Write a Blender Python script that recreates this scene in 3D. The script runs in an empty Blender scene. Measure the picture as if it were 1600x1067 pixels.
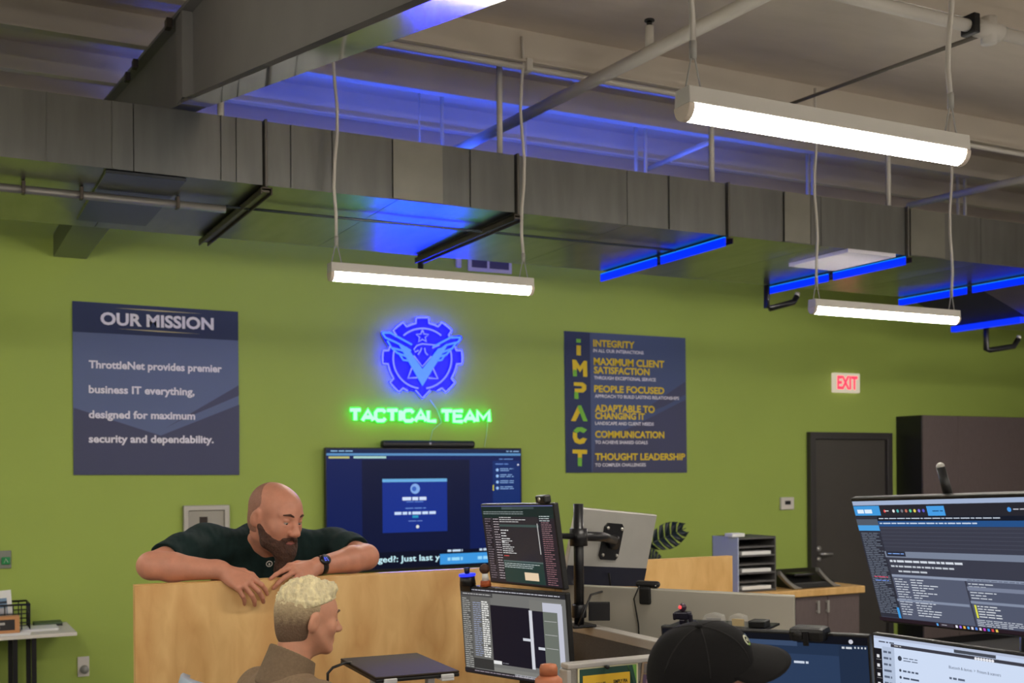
import bpy, math, random
import numpy as np
from mathutils import Matrix, Vector, noise

# ------------------------------------------------------------------ camera, world, exposure
SC = bpy.context.scene
COL = SC.collection
FPX = 1800.0                       # focal length in pixels of the 1600 px wide frame
YAW = math.atan(1800 / 3500.0)     # the view turns to the right of the wall's normal
CAMH = 1.78
HOR = 739.0                        # row of the horizon (the lens is shifted up)
ROLL = math.radians(0.42)
D = 8.76                           # green wall stands at y = D
cam_data = bpy.data.cameras.new('camera')
cam = bpy.data.objects.new('camera', cam_data)
COL.objects.link(cam)
cam_data.sensor_width = 36.0
cam_data.lens = FPX / 1600 * 36
cam_data.shift_y = (HOR - 533.5) / 1600
cam_data.clip_start = 0.05
cam.matrix_world = (Matrix.Translation((0, 0, CAMH)) @ Matrix.Rotation(-YAW, 4, 'Z')
                    @ Matrix.Rotation(math.pi / 2, 4, 'X') @ Matrix.Rotation(-ROLL, 4, 'Z'))
cam_data.dof.use_dof = True
cam_data.dof.focus_distance = 3.6
cam_data.dof.aperture_fstop = 5.0
SC.camera = cam

world = bpy.data.worlds.new('world')
SC.world = world
world.use_nodes = True
world.node_tree.nodes['Background'].inputs[0].default_value = (0.5, 0.55, 0.6, 1)
world.node_tree.nodes['Background'].inputs[1].default_value = 0.15
SC.view_settings.view_transform = 'Standard'
SC.view_settings.look = 'None'
SC.view_settings.gamma = 1.0
SC.view_settings.exposure = 0.0
LAMP = 86.0                        # radiance of the strip light diffusers
NEON = 1.6

# ------------------------------------------------------------------ pixel rays -> points of the place
FW = np.array([math.sin(YAW), math.cos(YAW), 0]); RT = np.array([math.cos(YAW), -math.sin(YAW), 0]); UP = np.array([0, 0, 1.0])
C0 = np.array([0, 0, CAMH])
def ray(px, py):
    uu = (px - 800) / FPX; vv = (HOR - py) / FPX
    u = uu * math.cos(ROLL) + vv * math.sin(ROLL); v = -uu * math.sin(ROLL) + vv * math.cos(ROLL)
    return FW + RT * u + UP * v
def atY(px, py, Y):
    r = ray(px, py); return C0 + r * (Y / r[1])
def atX(px, py, X):
    r = ray(px, py); return C0 + r * (X / r[0])
def atZ(px, py, z):
    r = ray(px, py); return C0 + r * ((z - CAMH) / r[2])
def atD(px, py, d):
    return C0 + ray(px, py) * d
def W(px, py, off=0.0):
    p = atY(px, py, D - off); return p[0], p[2]

# ------------------------------------------------------------------ materials
def srgb(c):
    return tuple((x / 12.92 if x <= 0.04045 else ((x + 0.055) / 1.055) ** 2.4) for x in [k / 255.0 for k in c])
_m = {}
def mat(name, rgb, rough=0.5, metal=0.0, var=0.0, vscale=8.0, bump=0.0, bscale=40.0, spec=0.5, stretch=(1, 1, 1), alpha=1.0, trans=0.0, coat=0.0):
    if name in _m: return _m[name]
    m = bpy.data.materials.new(name); m.use_nodes = True; _m[name] = m
    nt = m.node_tree; b = nt.nodes['Principled BSDF']
    c = srgb(rgb)
    b.inputs['Base Color'].default_value = (*c, 1); b.inputs['Roughness'].default_value = rough
    b.inputs['Metallic'].default_value = metal; b.inputs['Specular IOR Level'].default_value = spec
    if coat: b.inputs['Coat Weight'].default_value = coat
    if trans: b.inputs['Transmission Weight'].default_value = trans
    if alpha < 1: b.inputs['Alpha'].default_value = alpha
    if var or bump:
        tc = nt.nodes.new('ShaderNodeTexCoord'); mp = nt.nodes.new('ShaderNodeMapping')
        mp.inputs['Scale'].default_value = stretch
        nt.links.new(tc.outputs['Object'], mp.inputs['Vector'])
    if var:
        n = nt.nodes.new('ShaderNodeTexNoise'); n.inputs['Scale'].default_value = vscale; n.inputs['Detail'].default_value = 5
        r = nt.nodes.new('ShaderNodeValToRGB')
        r.color_ramp.elements[0].position = 0.3; r.color_ramp.elements[1].position = 0.7
        r.color_ramp.elements[0].color = (*[k * (1 - var) for k in c], 1); r.color_ramp.elements[1].color = (*[min(1, k * (1 + var)) for k in c], 1)
        nt.links.new(mp.outputs[0], n.inputs['Vector']); nt.links.new(n.outputs['Fac'], r.inputs['Fac']); nt.links.new(r.outputs['Color'], b.inputs['Base Color'])
    if bump:
        n2 = nt.nodes.new('ShaderNodeTexNoise'); n2.inputs['Scale'].default_value = bscale; n2.inputs['Detail'].default_value = 4
        bp = nt.nodes.new('ShaderNodeBump'); bp.inputs['Strength'].default_value = bump; bp.inputs['Distance'].default_value = 0.02
        nt.links.new(mp.outputs[0], n2.inputs['Vector']); nt.links.new(n2.outputs['Fac'], bp.inputs['Height']); nt.links.new(bp.outputs['Normal'], b.inputs['Normal'])
    return m
def em(rgb, strength=1.0, lin=None):
    key = ('em', tuple(rgb), strength, lin)
    if key in _m: return _m[key]
    m = bpy.data.materials.new('glow_%d_%d_%d' % tuple(int(k) for k in rgb)); m.use_nodes = True; _m[key] = m
    b = m.node_tree.nodes['Principled BSDF']
    c = lin or srgb(rgb)
    b.inputs['Base Color'].default_value = (0.0025, 0.0025, 0.003, 1); b.inputs['Roughness'].default_value = 0.3
    b.inputs['Specular IOR Level'].default_value = 0.12
    b.inputs['Emission Color'].default_value = (*c, 1); b.inputs['Emission Strength'].default_value = strength
    return m
def wood(name, light, dark, scale=1.0, rough=0.4):
    m = bpy.data.materials.new(name); m.use_nodes = True; _m[name] = m
    nt = m.node_tree; b = nt.nodes['Principled BSDF']; b.inputs['Roughness'].default_value = rough
    tc = nt.nodes.new('ShaderNodeTexCoord'); mp = nt.nodes.new('ShaderNodeMapping'); mp.inputs['Scale'].default_value = (1.5 * scale, 1.5 * scale, 0.55 * scale)
    nt.links.new(tc.outputs['Object'], mp.inputs['Vector'])
    n0 = nt.nodes.new('ShaderNodeTexNoise'); n0.inputs['Scale'].default_value = 1.6; n0.inputs['Detail'].default_value = 2
    mul = nt.nodes.new('ShaderNodeMath'); mul.operation = 'MULTIPLY'; mul.inputs[1].default_value = 9.0
    fr = nt.nodes.new('ShaderNodeMath'); fr.operation = 'PINGPONG'; fr.inputs[1].default_value = 1.0
    nt.links.new(mp.outputs[0], n0.inputs['Vector']); nt.links.new(n0.outputs['Fac'], mul.inputs[0]); nt.links.new(mul.outputs[0], fr.inputs[0])
    n1 = nt.nodes.new('ShaderNodeTexNoise'); n1.inputs['Scale'].default_value = 7; n1.inputs['Detail'].default_value = 6; n1.inputs['Distortion'].default_value = 0.8
    nt.links.new(mp.outputs[0], n1.inputs['Vector'])
    mix = nt.nodes.new('ShaderNodeMix'); mix.data_type = 'FLOAT'; mix.inputs[0].default_value = 0.62
    nt.links.new(fr.outputs[0], mix.inputs[2]); nt.links.new(n1.outputs['Fac'], mix.inputs[3])
    r = nt.nodes.new('ShaderNodeValToRGB'); r.color_ramp.elements[0].position = 0.2; r.color_ramp.elements[1].position = 0.75
    r.color_ramp.elements[0].color = (*srgb(dark), 1); r.color_ramp.elements[1].color = (*srgb(light), 1)
    nt.links.new(mix.outputs[0], r.inputs['Fac']); nt.links.new(r.outputs['Color'], b.inputs['Base Color'])
    return m

# ------------------------------------------------------------------ mesh builder
class MB:
    def __init__(s): s.v = []; s.f = []; s.m = []; s.s = []
    def add(s, vs, fs, mi=0, smooth=False, M=None):
        o = len(s.v)
        for p in vs:
            p = Vector((float(p[0]), float(p[1]), float(p[2])))
            s.v.append(M @ p if M is not None else p)
        for f in fs: s.f.append([i + o for i in f]); s.m.append(mi); s.s.append(smooth)
        return s
    def box(s, x0, x1, y0, y1, z0, z1, mi=0, M=None):
        vs = [(x, y, z) for z in (z0, z1) for y in (y0, y1) for x in (x0, x1)]
        return s.add(vs, [(0, 2, 3, 1), (4, 5, 7, 6), (0, 1, 5, 4), (2, 6, 7, 3), (0, 4, 6, 2), (1, 3, 7, 5)], mi, False, M)
    def prism(s, poly, y0, y1, mi=0, M=None, smooth=False):     # outline in x,z ; extruded along y
        n = len(poly)
        area = sum(poly[i][0] * poly[(i + 1) % n][1] - poly[(i + 1) % n][0] * poly[i][1] for i in range(n))
        if area < 0: poly = poly[::-1]
        vs = [(x, y0, z) for x, z in poly] + [(x, y1, z) for x, z in poly]
        fs = [list(range(n)), list(range(2 * n - 1, n - 1, -1))] + [(i, i + n, (i + 1) % n + n, (i + 1) % n) for i in range(n)]
        return s.add(vs, fs, mi, smooth, M)
    def tube(s, pts, r, seg=10, mi=0, M=None, closed=False, caps=True):
        P = [Vector([float(k) for k in p]) for p in pts]; n = len(P)
        rs = r if isinstance(r, (list, tuple)) else [r] * n
        T = []
        for i in range(n):
            a = P[(i - 1) % n] if (closed or i > 0) else P[i]; b = P[(i + 1) % n] if (closed or i < n - 1) else P[i]
            t = (b - a); T.append(t.normalized() if t.length > 1e-9 else Vector((0, 0, 1)))
        ref = Vector((0, 0, 1)) if abs(T[0].z) < 0.9 else Vector((1, 0, 0))
        u = (ref - T[0] * ref.dot(T[0])).normalized(); vs = []
        for i in range(n):
            u = (u - T[i] * u.dot(T[i])).normalized(); w = T[i].cross(u)
            for k in range(seg):
                a = 2 * math.pi * k / seg; vs.append(P[i] + (u * math.cos(a) + w * math.sin(a)) * rs[i])
        fs = []
        for i in range(n if closed else n - 1):
            j = (i + 1) % n
            for k in range(seg): fs.append((i * seg + k, i * seg + (k + 1) % seg, j * seg + (k + 1) % seg, j * seg + k))
        if caps and not closed: fs += [list(range(seg))[::-1], list(range((n - 1) * seg, n * seg))]
        return s.add(vs, fs, mi, True, M)
    def cyl(s, a, b, r0, r1=None, seg=14, mi=0, M=None): return s.tube([a, b], [r0, r0 if r1 is None else r1], seg, mi, M)
    def lathe(s, prof, c, seg=24, mi=0, M=None):
        vs = []; fs = []; n = len(prof)
        for r, z in prof:
            for k in range(seg):
                a = 2 * math.pi * k / seg; vs.append((c[0] + r * math.cos(a), c[1] + r * math.sin(a), c[2] + z))
        for i in range(n - 1):
            for k in range(seg): fs.append((i * seg + k, i * seg + (k + 1) % seg, (i + 1) * seg + (k + 1) % seg, (i + 1) * seg + k))
        fs += [list(range(seg))[::-1], list(range((n - 1) * seg, n * seg))]
        return s.add(vs, fs, mi, True, M)
    def ball(s, c, r, seg=14, mi=0, M=None):
        rx, ry, rz = (r, r, r) if not isinstance(r, (tuple, list)) else r
        vs = []; fs = []; nr = seg // 2 + 1
        for i in range(nr):
            t = math.pi * (i + 0.02) / (nr - 1 + 0.04)
            for k in range(seg):
                a = 2 * math.pi * k / seg; vs.append((c[0] + rx * math.sin(t) * math.cos(a), c[1] + ry * math.sin(t) * math.sin(a), c[2] + rz * math.cos(t)))
        for i in range(nr - 1):
            for k in range(seg): fs.append((i * seg + k, (i + 1) * seg + k, (i + 1) * seg + (k + 1) % seg, i * seg + (k + 1) % seg))
        fs += [list(range(seg)), list(range((nr - 1) * seg, nr * seg))[::-1]]
        return s.add(vs, fs, mi, True, M)
    def build(s, name, mats, parent=None, bevel=0.0, label=None):
        if not isinstance(mats, (list, tuple)): mats = [mats]
        V = np.array([tuple(p) for p in s.v]); c = (V.min(0) + V.max(0)) / 2
        me = bpy.data.meshes.new(name); me.from_pydata((V - c).tolist(), [], s.f); 
        for m in mats: me.materials.append(m)
        me.polygons.foreach_set('material_index', s.m); me.polygons.foreach_set('use_smooth', s.s); me.update()
        return link(name, me, c, parent, bevel, label)
def link(name, me, c, parent=None, bevel=0.0, label=None):
    o = bpy.data.objects.new(name, me); COL.objects.link(o)
    if parent is not None:
        o.parent = parent
        pl = parent.location.copy(); q = parent.parent
        while q is not None: pl = pl + q.location; q = q.parent
        o.location = Vector(c) - pl
    else: o.location = Vector(c)
    if bevel:
        b = o.modifiers.new('bevel', 'BEVEL'); b.width = bevel; b.segments = 2; b.limit_method = 'ANGLE'; b.angle_limit = 0.7
    if label: o['label'] = label
    return o
def tag(o, label, cat, group=None):
    o['label'] = label; o['category'] = cat
    if group: o['group'] = group
    return o
def thing(name, loc, label, cat, group=None):
    o = bpy.data.objects.new(name, None); COL.objects.link(o); o.location = Vector([float(k) for k in loc]); o.empty_display_size = 0.1
    return tag(o, label, cat, group)
def struct(o): o['kind'] = 'structure'; return o

_tx = {}
def text_mesh(s, bold=0.0):
    k = (s, bold)
    if k in _tx: return _tx[k]
    cu = bpy.data.curves.new('text', 'FONT'); cu.body = s; cu.resolution_u = 3; cu.offset = bold
    ob = bpy.data.objects.new('text', cu); COL.objects.link(ob)
    dg = bpy.context.evaluated_depsgraph_get(); me = bpy.data.meshes.new_from_object(ob.evaluated_get(dg))
    vs = [(v.co.x, v.co.y) for v in me.vertices]; fs = [tuple(p.vertices) for p in me.polygons]
    bpy.data.objects.remove(ob); bpy.data.curves.remove(cu); bpy.data.meshes.remove(me)
    _tx[k] = (vs, fs); return _tx[k]
def put_text(mb, s, x0, x1, z0, cap, y, mi=0, M=None, bold=0.0, depth=0.0, slant=0.0):
    # baseline from x0 to x1 at z0 with capital height cap, facing -y
    vs, fs = text_mesh(s, bold); a = min(v[0] for v in vs); b = max(v[0] for v in vs)
    sx = (x1 - x0) / (b - a); sz = cap / (0.69 + bold * 2)
    P = [(x0 + (v[0] - a) * sx + slant * v[1] * sz, y, z0 + (v[1] + bold) * sz) for v in vs]
    # make the faces look to -y
    fs2 = []
    for f in fs:
        n = sum(vs[f[i]][0] * vs[f[(i + 1) % len(f)]][1] - vs[f[(i + 1) % len(f)]][0] * vs[f[i]][1] for i in range(len(f)))
        fs2.append(f if n > 0 else f[::-1])
    if depth:
        n = len(P); Q = P + [(p[0], p[1] + depth, p[2]) for p in P]
        cnt = {}
        for f in fs2:
            for i in range(len(f)): cnt[(f[i], f[(i + 1) % len(f)])] = 1
        side = [(b_, a_, a_ + n, b_ + n) for (a_, b_) in cnt if (b_, a_) not in cnt]
        mb.add(Q, list(fs2) + side, mi, False, M)
    else: mb.add(P, fs2, mi, False, M)
def wall_text(mb, s, l, r, cappx, off, mi=0, bold=0.0, depth=0.0, slant=0.0):
    xa, za = W(*l, off); xb, zb = W(*r, off); cap = W(l[0], l[1] - cappx, off)[1] - za
    put_text(mb, s, xa, xb, (za + zb) / 2, cap, D - off, mi, None, bold, depth, slant)
def wpoly(mb, pts, off, mi=0, th=0.001):
    mb.prism([W(x, y, off) for x, y in pts], D - off, D - off + th, mi)

# ------------------------------------------------------------------ signed-distance sculpting for people (one continuous surface)
class SDF:
    def __init__(s, lo, hi, h):
        s.lo = np.array(lo, float); s.h = h; s.n = np.ceil((np.array(hi) - s.lo) / h).astype(int) + 1
        s.vol = np.full(s.n, 1.0, np.float32)
    def _win(s, a, b):
        i0 = np.clip(np.floor((a - s.lo) / s.h).astype(int), 0, s.n); i1 = np.clip(np.ceil((b - s.lo) / s.h).astype(int) + 1, 0, s.n)
        if (i1 <= i0).any(): return None
        sl = tuple(slice(p, q) for p, q in zip(i0, i1))
        g = [(s.lo[k] + s.h * np.arange(i0[k], i1[k])).astype(np.float32) for k in range(3)]
        return sl, g[0][:, None, None], g[1][None, :, None], g[2][None, None, :]
    def _mix(s, sl, d, k, sub):
        v = s.vol[sl]
        if sub: d = -d
        if k > 0:
            hh = np.maximum(k - np.abs(v - d), 0) / k
            v2 = (np.maximum(v, d) + hh * hh * k * 0.25) if sub else (np.minimum(v, d) - hh * hh * k * 0.25)
        else: v2 = np.maximum(v, d) if sub else np.minimum(v, d)
        s.vol[sl] = v2
    def cap(s, a, b, ra, rb=None, k=0.01, sub=False, flat=None):
        a = np.array(a, float); b = np.array(b, float); rb = ra if rb is None else rb
        m = max(ra, rb) + k + 2.5 * s.h
        w = s._win(np.minimum(a, b) - m, np.maximum(a, b) + m)
        if w is None: return
        sl, X, Y, Z = w; ba = b - a; bb = max(float(ba @ ba), 1e-9)
        t = np.clip(((X - a[0]) * ba[0] + (Y - a[1]) * ba[1] + (Z - a[2]) * ba[2]) / bb, 0, 1)
        d = np.sqrt((X - a[0] - ba[0] * t) ** 2 + (Y - a[1] - ba[1] * t) ** 2 + (Z - a[2] - ba[2] * t) ** 2) - (ra + (rb - ra) * t)
        s._mix(sl, d.astype(np.float32), k, sub)
    def ell(s, c, r, R=None, k=0.01, sub=False):
        c = np.array(c, float); r = np.array(r, float); R = np.eye(3) if R is None else R
        ext = np.sqrt(((R * r) ** 2).sum(1)) + k + 2.5 * s.h
        w = s._win(c - ext, c + ext)
        if w is None: return
        sl, X, Y, Z = w; X = X - c[0]; Y = Y - c[1]; Z = Z - c[2]
        q = [X * R[0, i] + Y * R[1, i] + Z * R[2, i] for i in range(3)]
        k0 = np.sqrt(sum((q[i] / r[i]) ** 2 for i in range(3))); k1 = np.sqrt(sum((q[i] / r[i] ** 2) ** 2 for i in range(3)))
        s._mix(sl, (k0 * (k0 - 1) / np.maximum(k1, 1e-6)).astype(np.float32), k, sub)
    def cut(s, p, n):                       # remove everything on the side n points to
        p = np.array(p, float); n = np.array(n, float); n /= np.linalg.norm(n)
        g = [(s.lo[k] + s.h * np.arange(s.n[k])).astype(np.float32) for k in range(3)]
        d = (g[0][:, None, None] - p[0]) * n[0] + (g[1][None, :, None] - p[1]) * n[1] + (g[2][None, None, :] - p[2]) * n[2]
        s.vol = np.maximum(s.vol, d.astype(np.float32))
    def mesh(s):
        v = s.vol; v[0] = 1; v[-1] = 1; v[:, 0] = 1; v[:, -1] = 1; v[:, :, 0] = 1; v[:, :, -1] = 1
        ins = v < 0
        def cor(a, i, j, k): return a[i:a.shape[0] - 1 + i, j:a.shape[1] - 1 + j, k:a.shape[2] - 1 + k]
        cnt = np.zeros(tuple(x - 1 for x in v.shape), np.int8)
        for i in (0, 1):
            for j in (0, 1):
                for k in (0, 1): cnt += cor(ins, i, j, k)
        cells = np.argwhere((cnt > 0) & (cnt < 8)); idx = np.full(cnt.shape, -1, np.int32)
        I, J, K = cells.T; idx[I, J, K] = np.arange(len(cells))
        acc = np.zeros((len(cells), 3)); num = np.zeros(len(cells))
        cs = [(0, 0, 0), (1, 0, 0), (0, 1, 0), (0, 0, 1), (1, 1, 0), (1, 0, 1), (0, 1, 1), (1, 1, 1)]
        for a in cs:
            for b in cs:
                dd = [b[q] - a[q] for q in range(3)]
                if sum(abs(x) for x in dd) == 1 and sum(dd) == 1:
                    va = v[I + a[0], J + a[1], K + a[2]].astype(float); vb = v[I + b[0], J + b[1], K + b[2]].astype(float)
                    m = (va < 0) != (vb < 0); t = np.where(m, np.clip(va / np.where(m, va - vb, 1), 0, 1), 0)
                    for q in range(3): acc[:, q] += np.where(m, a[q] + dd[q] * t, 0)
                    num += m
        V = s.lo + s.h * (cells + acc / num[:, None])
        F = []
        for ax in range(3):
            sh = [slice(None)] * 3; sh2 = [slice(None)] * 3; sh[ax] = slice(0, -1); sh2[ax] = slice(1, None)
            e = ins[tuple(sh)] != ins[tuple(sh2)]; E = np.argwhere(e)
            o1, o2 = [(1, 2), (2, 0), (0, 1)][ax]
            E = E[(E[:, o1] > 0) & (E[:, o2] > 0)]
            d1 = np.zeros(3, int); d2 = np.zeros(3, int); d1[o1] = 1; d2[o2] = 1
            A = E - d1 - d2; B = E - d2; Cc = E; Dd = E - d1
            q = np.stack([idx[tuple(A.T)], idx[tuple(B.T)], idx[tuple(Cc.T)], idx[tuple(Dd.T)]], 1)
            fl = ins[tuple(E.T)]; q[~fl] = q[~fl][:, ::-1]
            F.append(q)
        return V, np.concatenate(F)
def sculpt(name, sd, mats, parent=None, disp=None, label=None, pick=None, smooth=2):
    V, F = sd.mesh()
    if smooth:                              # a little Laplacian relaxation to take off the voxel grain
        e = np.concatenate([F[:, [0, 1]], F[:, [1, 2]], F[:, [2, 3]], F[:, [3, 0]]])
        for _ in range(smooth):
            acc = np.zeros_like(V); n = np.zeros(len(V))
            np.add.at(acc, e[:, 0], V[e[:, 1]]); np.add.at(acc, e[:, 1], V[e[:, 0]]); np.add.at(n, e[:, 0], 1); np.add.at(n, e[:, 1], 1)
            V = V * 0.5 + 0.5 * acc / np.maximum(n, 1)[:, None]
    if disp is not None: V = V + disp(V)
    c = (V.min(0) + V.max(0)) / 2
    me = bpy.data.meshes.new(name); me.from_pydata((V - c).tolist(), [], F.tolist())
    if not isinstance(mats, (list, tuple)): mats = [mats]
    for m in mats: me.materials.append(m)
    me.polygons.foreach_set('use_smooth', [True] * len(F))
    if pick is not None: me.polygons.foreach_set('material_index', pick(V[F].mean(1)).astype(int).tolist())
    me.update()
    return link(name, me, c, parent, 0, label)
def nz(V, f, seed=0.0):
    return np.array([noise.noise(Vector((p[0] * f + seed, p[1] * f, p[2] * f))) for p in V])
def frame(fwd, up=(0, 0, 1), tilt=0.0):
    f = np.array(fwd, float); f /= np.linalg.norm(f); r = np.cross(f, np.array(up, float)); r /= np.linalg.norm(r); u = np.cross(r, f)
    c, s_ = math.cos(tilt), math.sin(tilt)
    return np.stack([r * c + u * s_, f, u * c - r * s_], 1)      # columns: right, forward, up
# ------------------------------------------------------------------ the room
M_wall = mat('green_wall_paint', (158, 178, 82), 0.75, var=0.03, vscale=1.2, bump=0.05, bscale=120)
M_ceil = mat('vinyl_insulation', (214, 202, 188), 0.6, var=0.06, vscale=1.5, bump=0.5, bscale=2.2, stretch=(1, 3, 1))
M_white = mat('white_paint', (214, 208, 198), 0.55)
M_offw = mat('off_white_wall', (176, 172, 164), 0.8)
M_carpet = mat('grey_carpet', (112, 112, 112), 0.95, var=0.2, vscale=90)
M_black = mat('black_plastic', (14, 14, 15), 0.45)
M_black2 = mat('black_powder_coat', (20, 20, 24), 0.35)
M_screenoff = mat('screen_bezel', (8, 8, 9), 0.3)
M_galv = mat('galvanised_duct', (150, 152, 152), 0.3, 1.0, var=0.12, vscale=3, bump=0.03, bscale=3, stretch=(4, 1, 0.6))
M_galv2 = mat('galvanised_patch', (170, 170, 162), 0.34, 1.0, var=0.08, vscale=5)
M_strut = mat('dark_strut', (84, 76, 68), 0.45, 0.7)
M_steel = mat('grey_painted_steel', (136, 134, 132), 0.5, 0.0, var=0.05, vscale=4, spec=0.4)
M_alu = mat('brushed_aluminium', (204, 202, 196), 0.32, 0.55, var=0.04, vscale=6)
M_chrome = mat('chrome', (208, 206, 200), 0.3, 0.6)
M_ply = wood('maple_plywood', (230, 190, 128), (204, 154, 94), 1.7)
M_ply2 = wood('maple_laminate', (226, 184, 120), (208, 162, 96), 2.2)
M_dark = mat('espresso_laminate', (100, 88, 87), 0.5, var=0.08, vscale=14, stretch=(6, 6, 1))
M_darkside = mat('black_laminate', (22, 21, 24), 0.5)
M_door = mat('dark_grey_door', (72, 68, 64), 0.4, var=0.05, vscale=3)
M_grey = mat('light_grey_plastic', (180, 178, 172), 0.5)
M_fabric = mat('grey_divider_fabric', (104, 100, 96), 0.9, var=0.1, vscale=160)
M_paper = mat('white_paper', (226, 226, 224), 0.8)

XL, XR, YB = -6.5, 13.0, -6.5
def roof(y): return 4.10 + 0.12 * (max(y, 1.0) - 5.8)           # underside of the purlins
struct(MB().box(XL - .2, XR + .2, D, D + .2, -0.2, 5.2).build('wall_back', M_wall))
struct(MB().box(XL - .2, XL, YB, D, 0, 5.2).build('wall_left', M_offw))
struct(MB().box(XR, XR + .2, YB, D, 0, 5.2).build('wall_right', M_offw))
struct(MB().box(XL - .2, XR + .2, YB - .2, YB, -0.2, 5.2).build('wall_rear', M_offw))
struct(MB().box(XL - .2, XR + .2, YB - .2, D, -0.2, 0).build('floor', M_carpet))
ce = MB()
prof = [(YB - .2, roof(0) + .2), (1.0, roof(1) + .2), (D + .2, roof(D + .2) + .2)]
for (ya, za), (yb, zb) in zip(prof[:-1], prof[1:]):
    ce.add([(XL - .2, ya, za), (XR + .2, ya, za), (XR + .2, yb, zb), (XL - .2, yb, zb), (XL - .2, ya, za + .3), (XR + .2, ya, za + .3), (XR + .2, yb, zb + .3), (XL - .2, yb, zb + .3)],
           [(0, 3, 2, 1), (4, 5, 6, 7), (0, 1, 5, 4), (2, 3, 7, 6), (0, 4, 7, 3), (1, 2, 6, 5)])
struct(MB().box(XL, XR, D - .03, D - .0005, 3.84, 4.75).build('wall_upper', M_ceil))
ceiling = struct(ce.build('ceiling', M_ceil))
M_purlin = mat('purlin_paint', (206, 196, 182), 0.5, var=0.04, vscale=2, bump=0.1, bscale=3)
for y in (-1.0, 1.8, 3.82, 5.8, 6.85, 8.0):                       # Z-shaped roof purlins run parallel to the green wall
    z = roof(y)
    MB().prism([(0, 0), (-.07, 0), (-.07, .012), (-.012, .012), (-.012, .2), (.07, .2), (.07, .188), (0, .188)], XL, XR,
               M=Matrix(((0, 1, 0, 0), (1, 0, 0, y), (0, 0, 1, z), (0, 0, 0, 1)))).build('purlin', M_purlin, ceiling)
rv = MB()                                                          # rivet heads of the insulation laces between the two rear purlins
for i in range(26):
    for j in range(2):
        x = 0.6 + i * 0.28; y = 7.1 + 0.45 * j; rv.ball((x, y, roof(y) + .198), .012, 6)
rv.build('rivet_row', M_white, ceiling)

# door in the green wall
def W3(px, py, Y): p = atY(px, py, Y); return p[0], p[2]
dx0, dz1 = W(1260, 675); dx1, _ = W(1388, 678)
dr = struct(MB().box(dx0 + .07, dx1 - .07, D - .02, D - .004, 0.01, dz1 - .07).build('door_1', M_door))
MB().prism([(dx0, 0), (dx0, dz1), (dx1, dz1), (dx1, 0), (dx1 - .07, 0), (dx1 - .07, dz1 - .07), (dx0 + .07, dz1 - .07), (dx0 + .07, 0)], D - .06, D - .001).build('door_frame', mat('door_frame', (56, 53, 53), 0.4), dr, .004)
hx, hz = W(1277, 865)
hb = MB().cyl((hx, D - .03, hz + .05), (hx, D - .015, hz + .05), .026).cyl((hx, D - .03, hz - .05), (hx, D - .015, hz - .05), .022).cyl((hx, D - .03, hz), (hx, D - .075, hz), .012)
hb.tube([(hx, D - .075, hz), (hx + .05, D - .08, hz), (hx + .13, D - .075, hz - .004)], [.012, .011, .009], 8).build('door_handle', M_chrome, dr)

# ------------------------------------------------------------------ ventilation duct and what hangs on it
MYZ = Matrix(((0, 1, 0, 0), (1, 0, 0, 0), (0, 0, 1, 0), (0, 0, 0, 1)))
YF, YK, ZB, ZT = 5.89, 7.32, 3.28, 3.612
duct = thing('air_duct', (3.0, (YF + YK) / 2, ZB), 'long bare sheet-metal ventilation duct across the room under the roof', 'air duct')
xj = [atY(px, py, YF)[0] for px, py in ((-420, 200), (415, 283), (808, 332), (1137, 368), (1417, 397), (1640, 421))]
xj[0] = XL + 1.0
for i in range(len(xj) - 1):
    b = MB(); a, c = xj[i] + .012, xj[i + 1] - .012
    n = max(2, int(round((c - a) / 0.62)))
    for k in range(n):                                             # sheet panels, each with a slight crossbreak
        p, q = a + (c - a) * k / n, a + (c - a) * (k + 1) / n - .004; dz = .004 * ((i + k) % 2)
        mx, my = (p + q) / 2, (YF + YK) / 2
        vs = [(p, YF, ZB), (q, YF, ZB), (q, YK, ZB), (p, YK, ZB), (p, YF, ZT), (q, YF, ZT), (q, YK, ZT), (p, YK, ZT), (mx, my, ZB - .006 - dz), (mx, YF - .0006, (ZB + ZT) / 2)]
        b.add(vs, [(0, 8, 1), (1, 8, 2), (2, 8, 3), (3, 8, 0), (4, 5, 6, 7), (0, 1, 9), (1, 5, 9), (5, 4, 9), (4, 0, 9), (2, 6, 5, 1), (3, 7, 6, 2), (0, 4, 7, 3)])
    b.build('duct_section', M_galv, duct)
for x in xj[1:]:
    b = MB().prism([(YF - .02, ZB - .012), (YK + .02, ZB - .012), (YK + .02, ZT + .008), (YF - .02, ZT + .008)], -.007, .007, M=Matrix(((0, 1, 0, x), (1, 0, 0, 0), (0, 0, 1, 0), (0, 0, 0, 1))))
    b.build('joint_flange', mat('joint_flange', (112, 108, 102), .5, .5), duct, .003)
for (px0, px1, pt, pb) in ((613, 690, 216, 306), (1224, 1264, 298, 370), (1421, 1474, 326, 396)):
    a = atY(px0, pt, YF)[0]; c = atY(px1, pt, YF)[0]
    MB().box(a, c, YF - .012, YF - .008, ZB + .004, ZT - .004).build('sealant_patch', M_galv2, duct)
for px in (74, 176, 346, 370, 455, 520, 735, 1045, 1265):
    x = atY(px, 250, YF)[0]
    MB().box(x - .003, x + .003, YF - .012, YF - .004, ZB + .002, ZT - .002).build('standing_seam', M_galv, duct)
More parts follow.
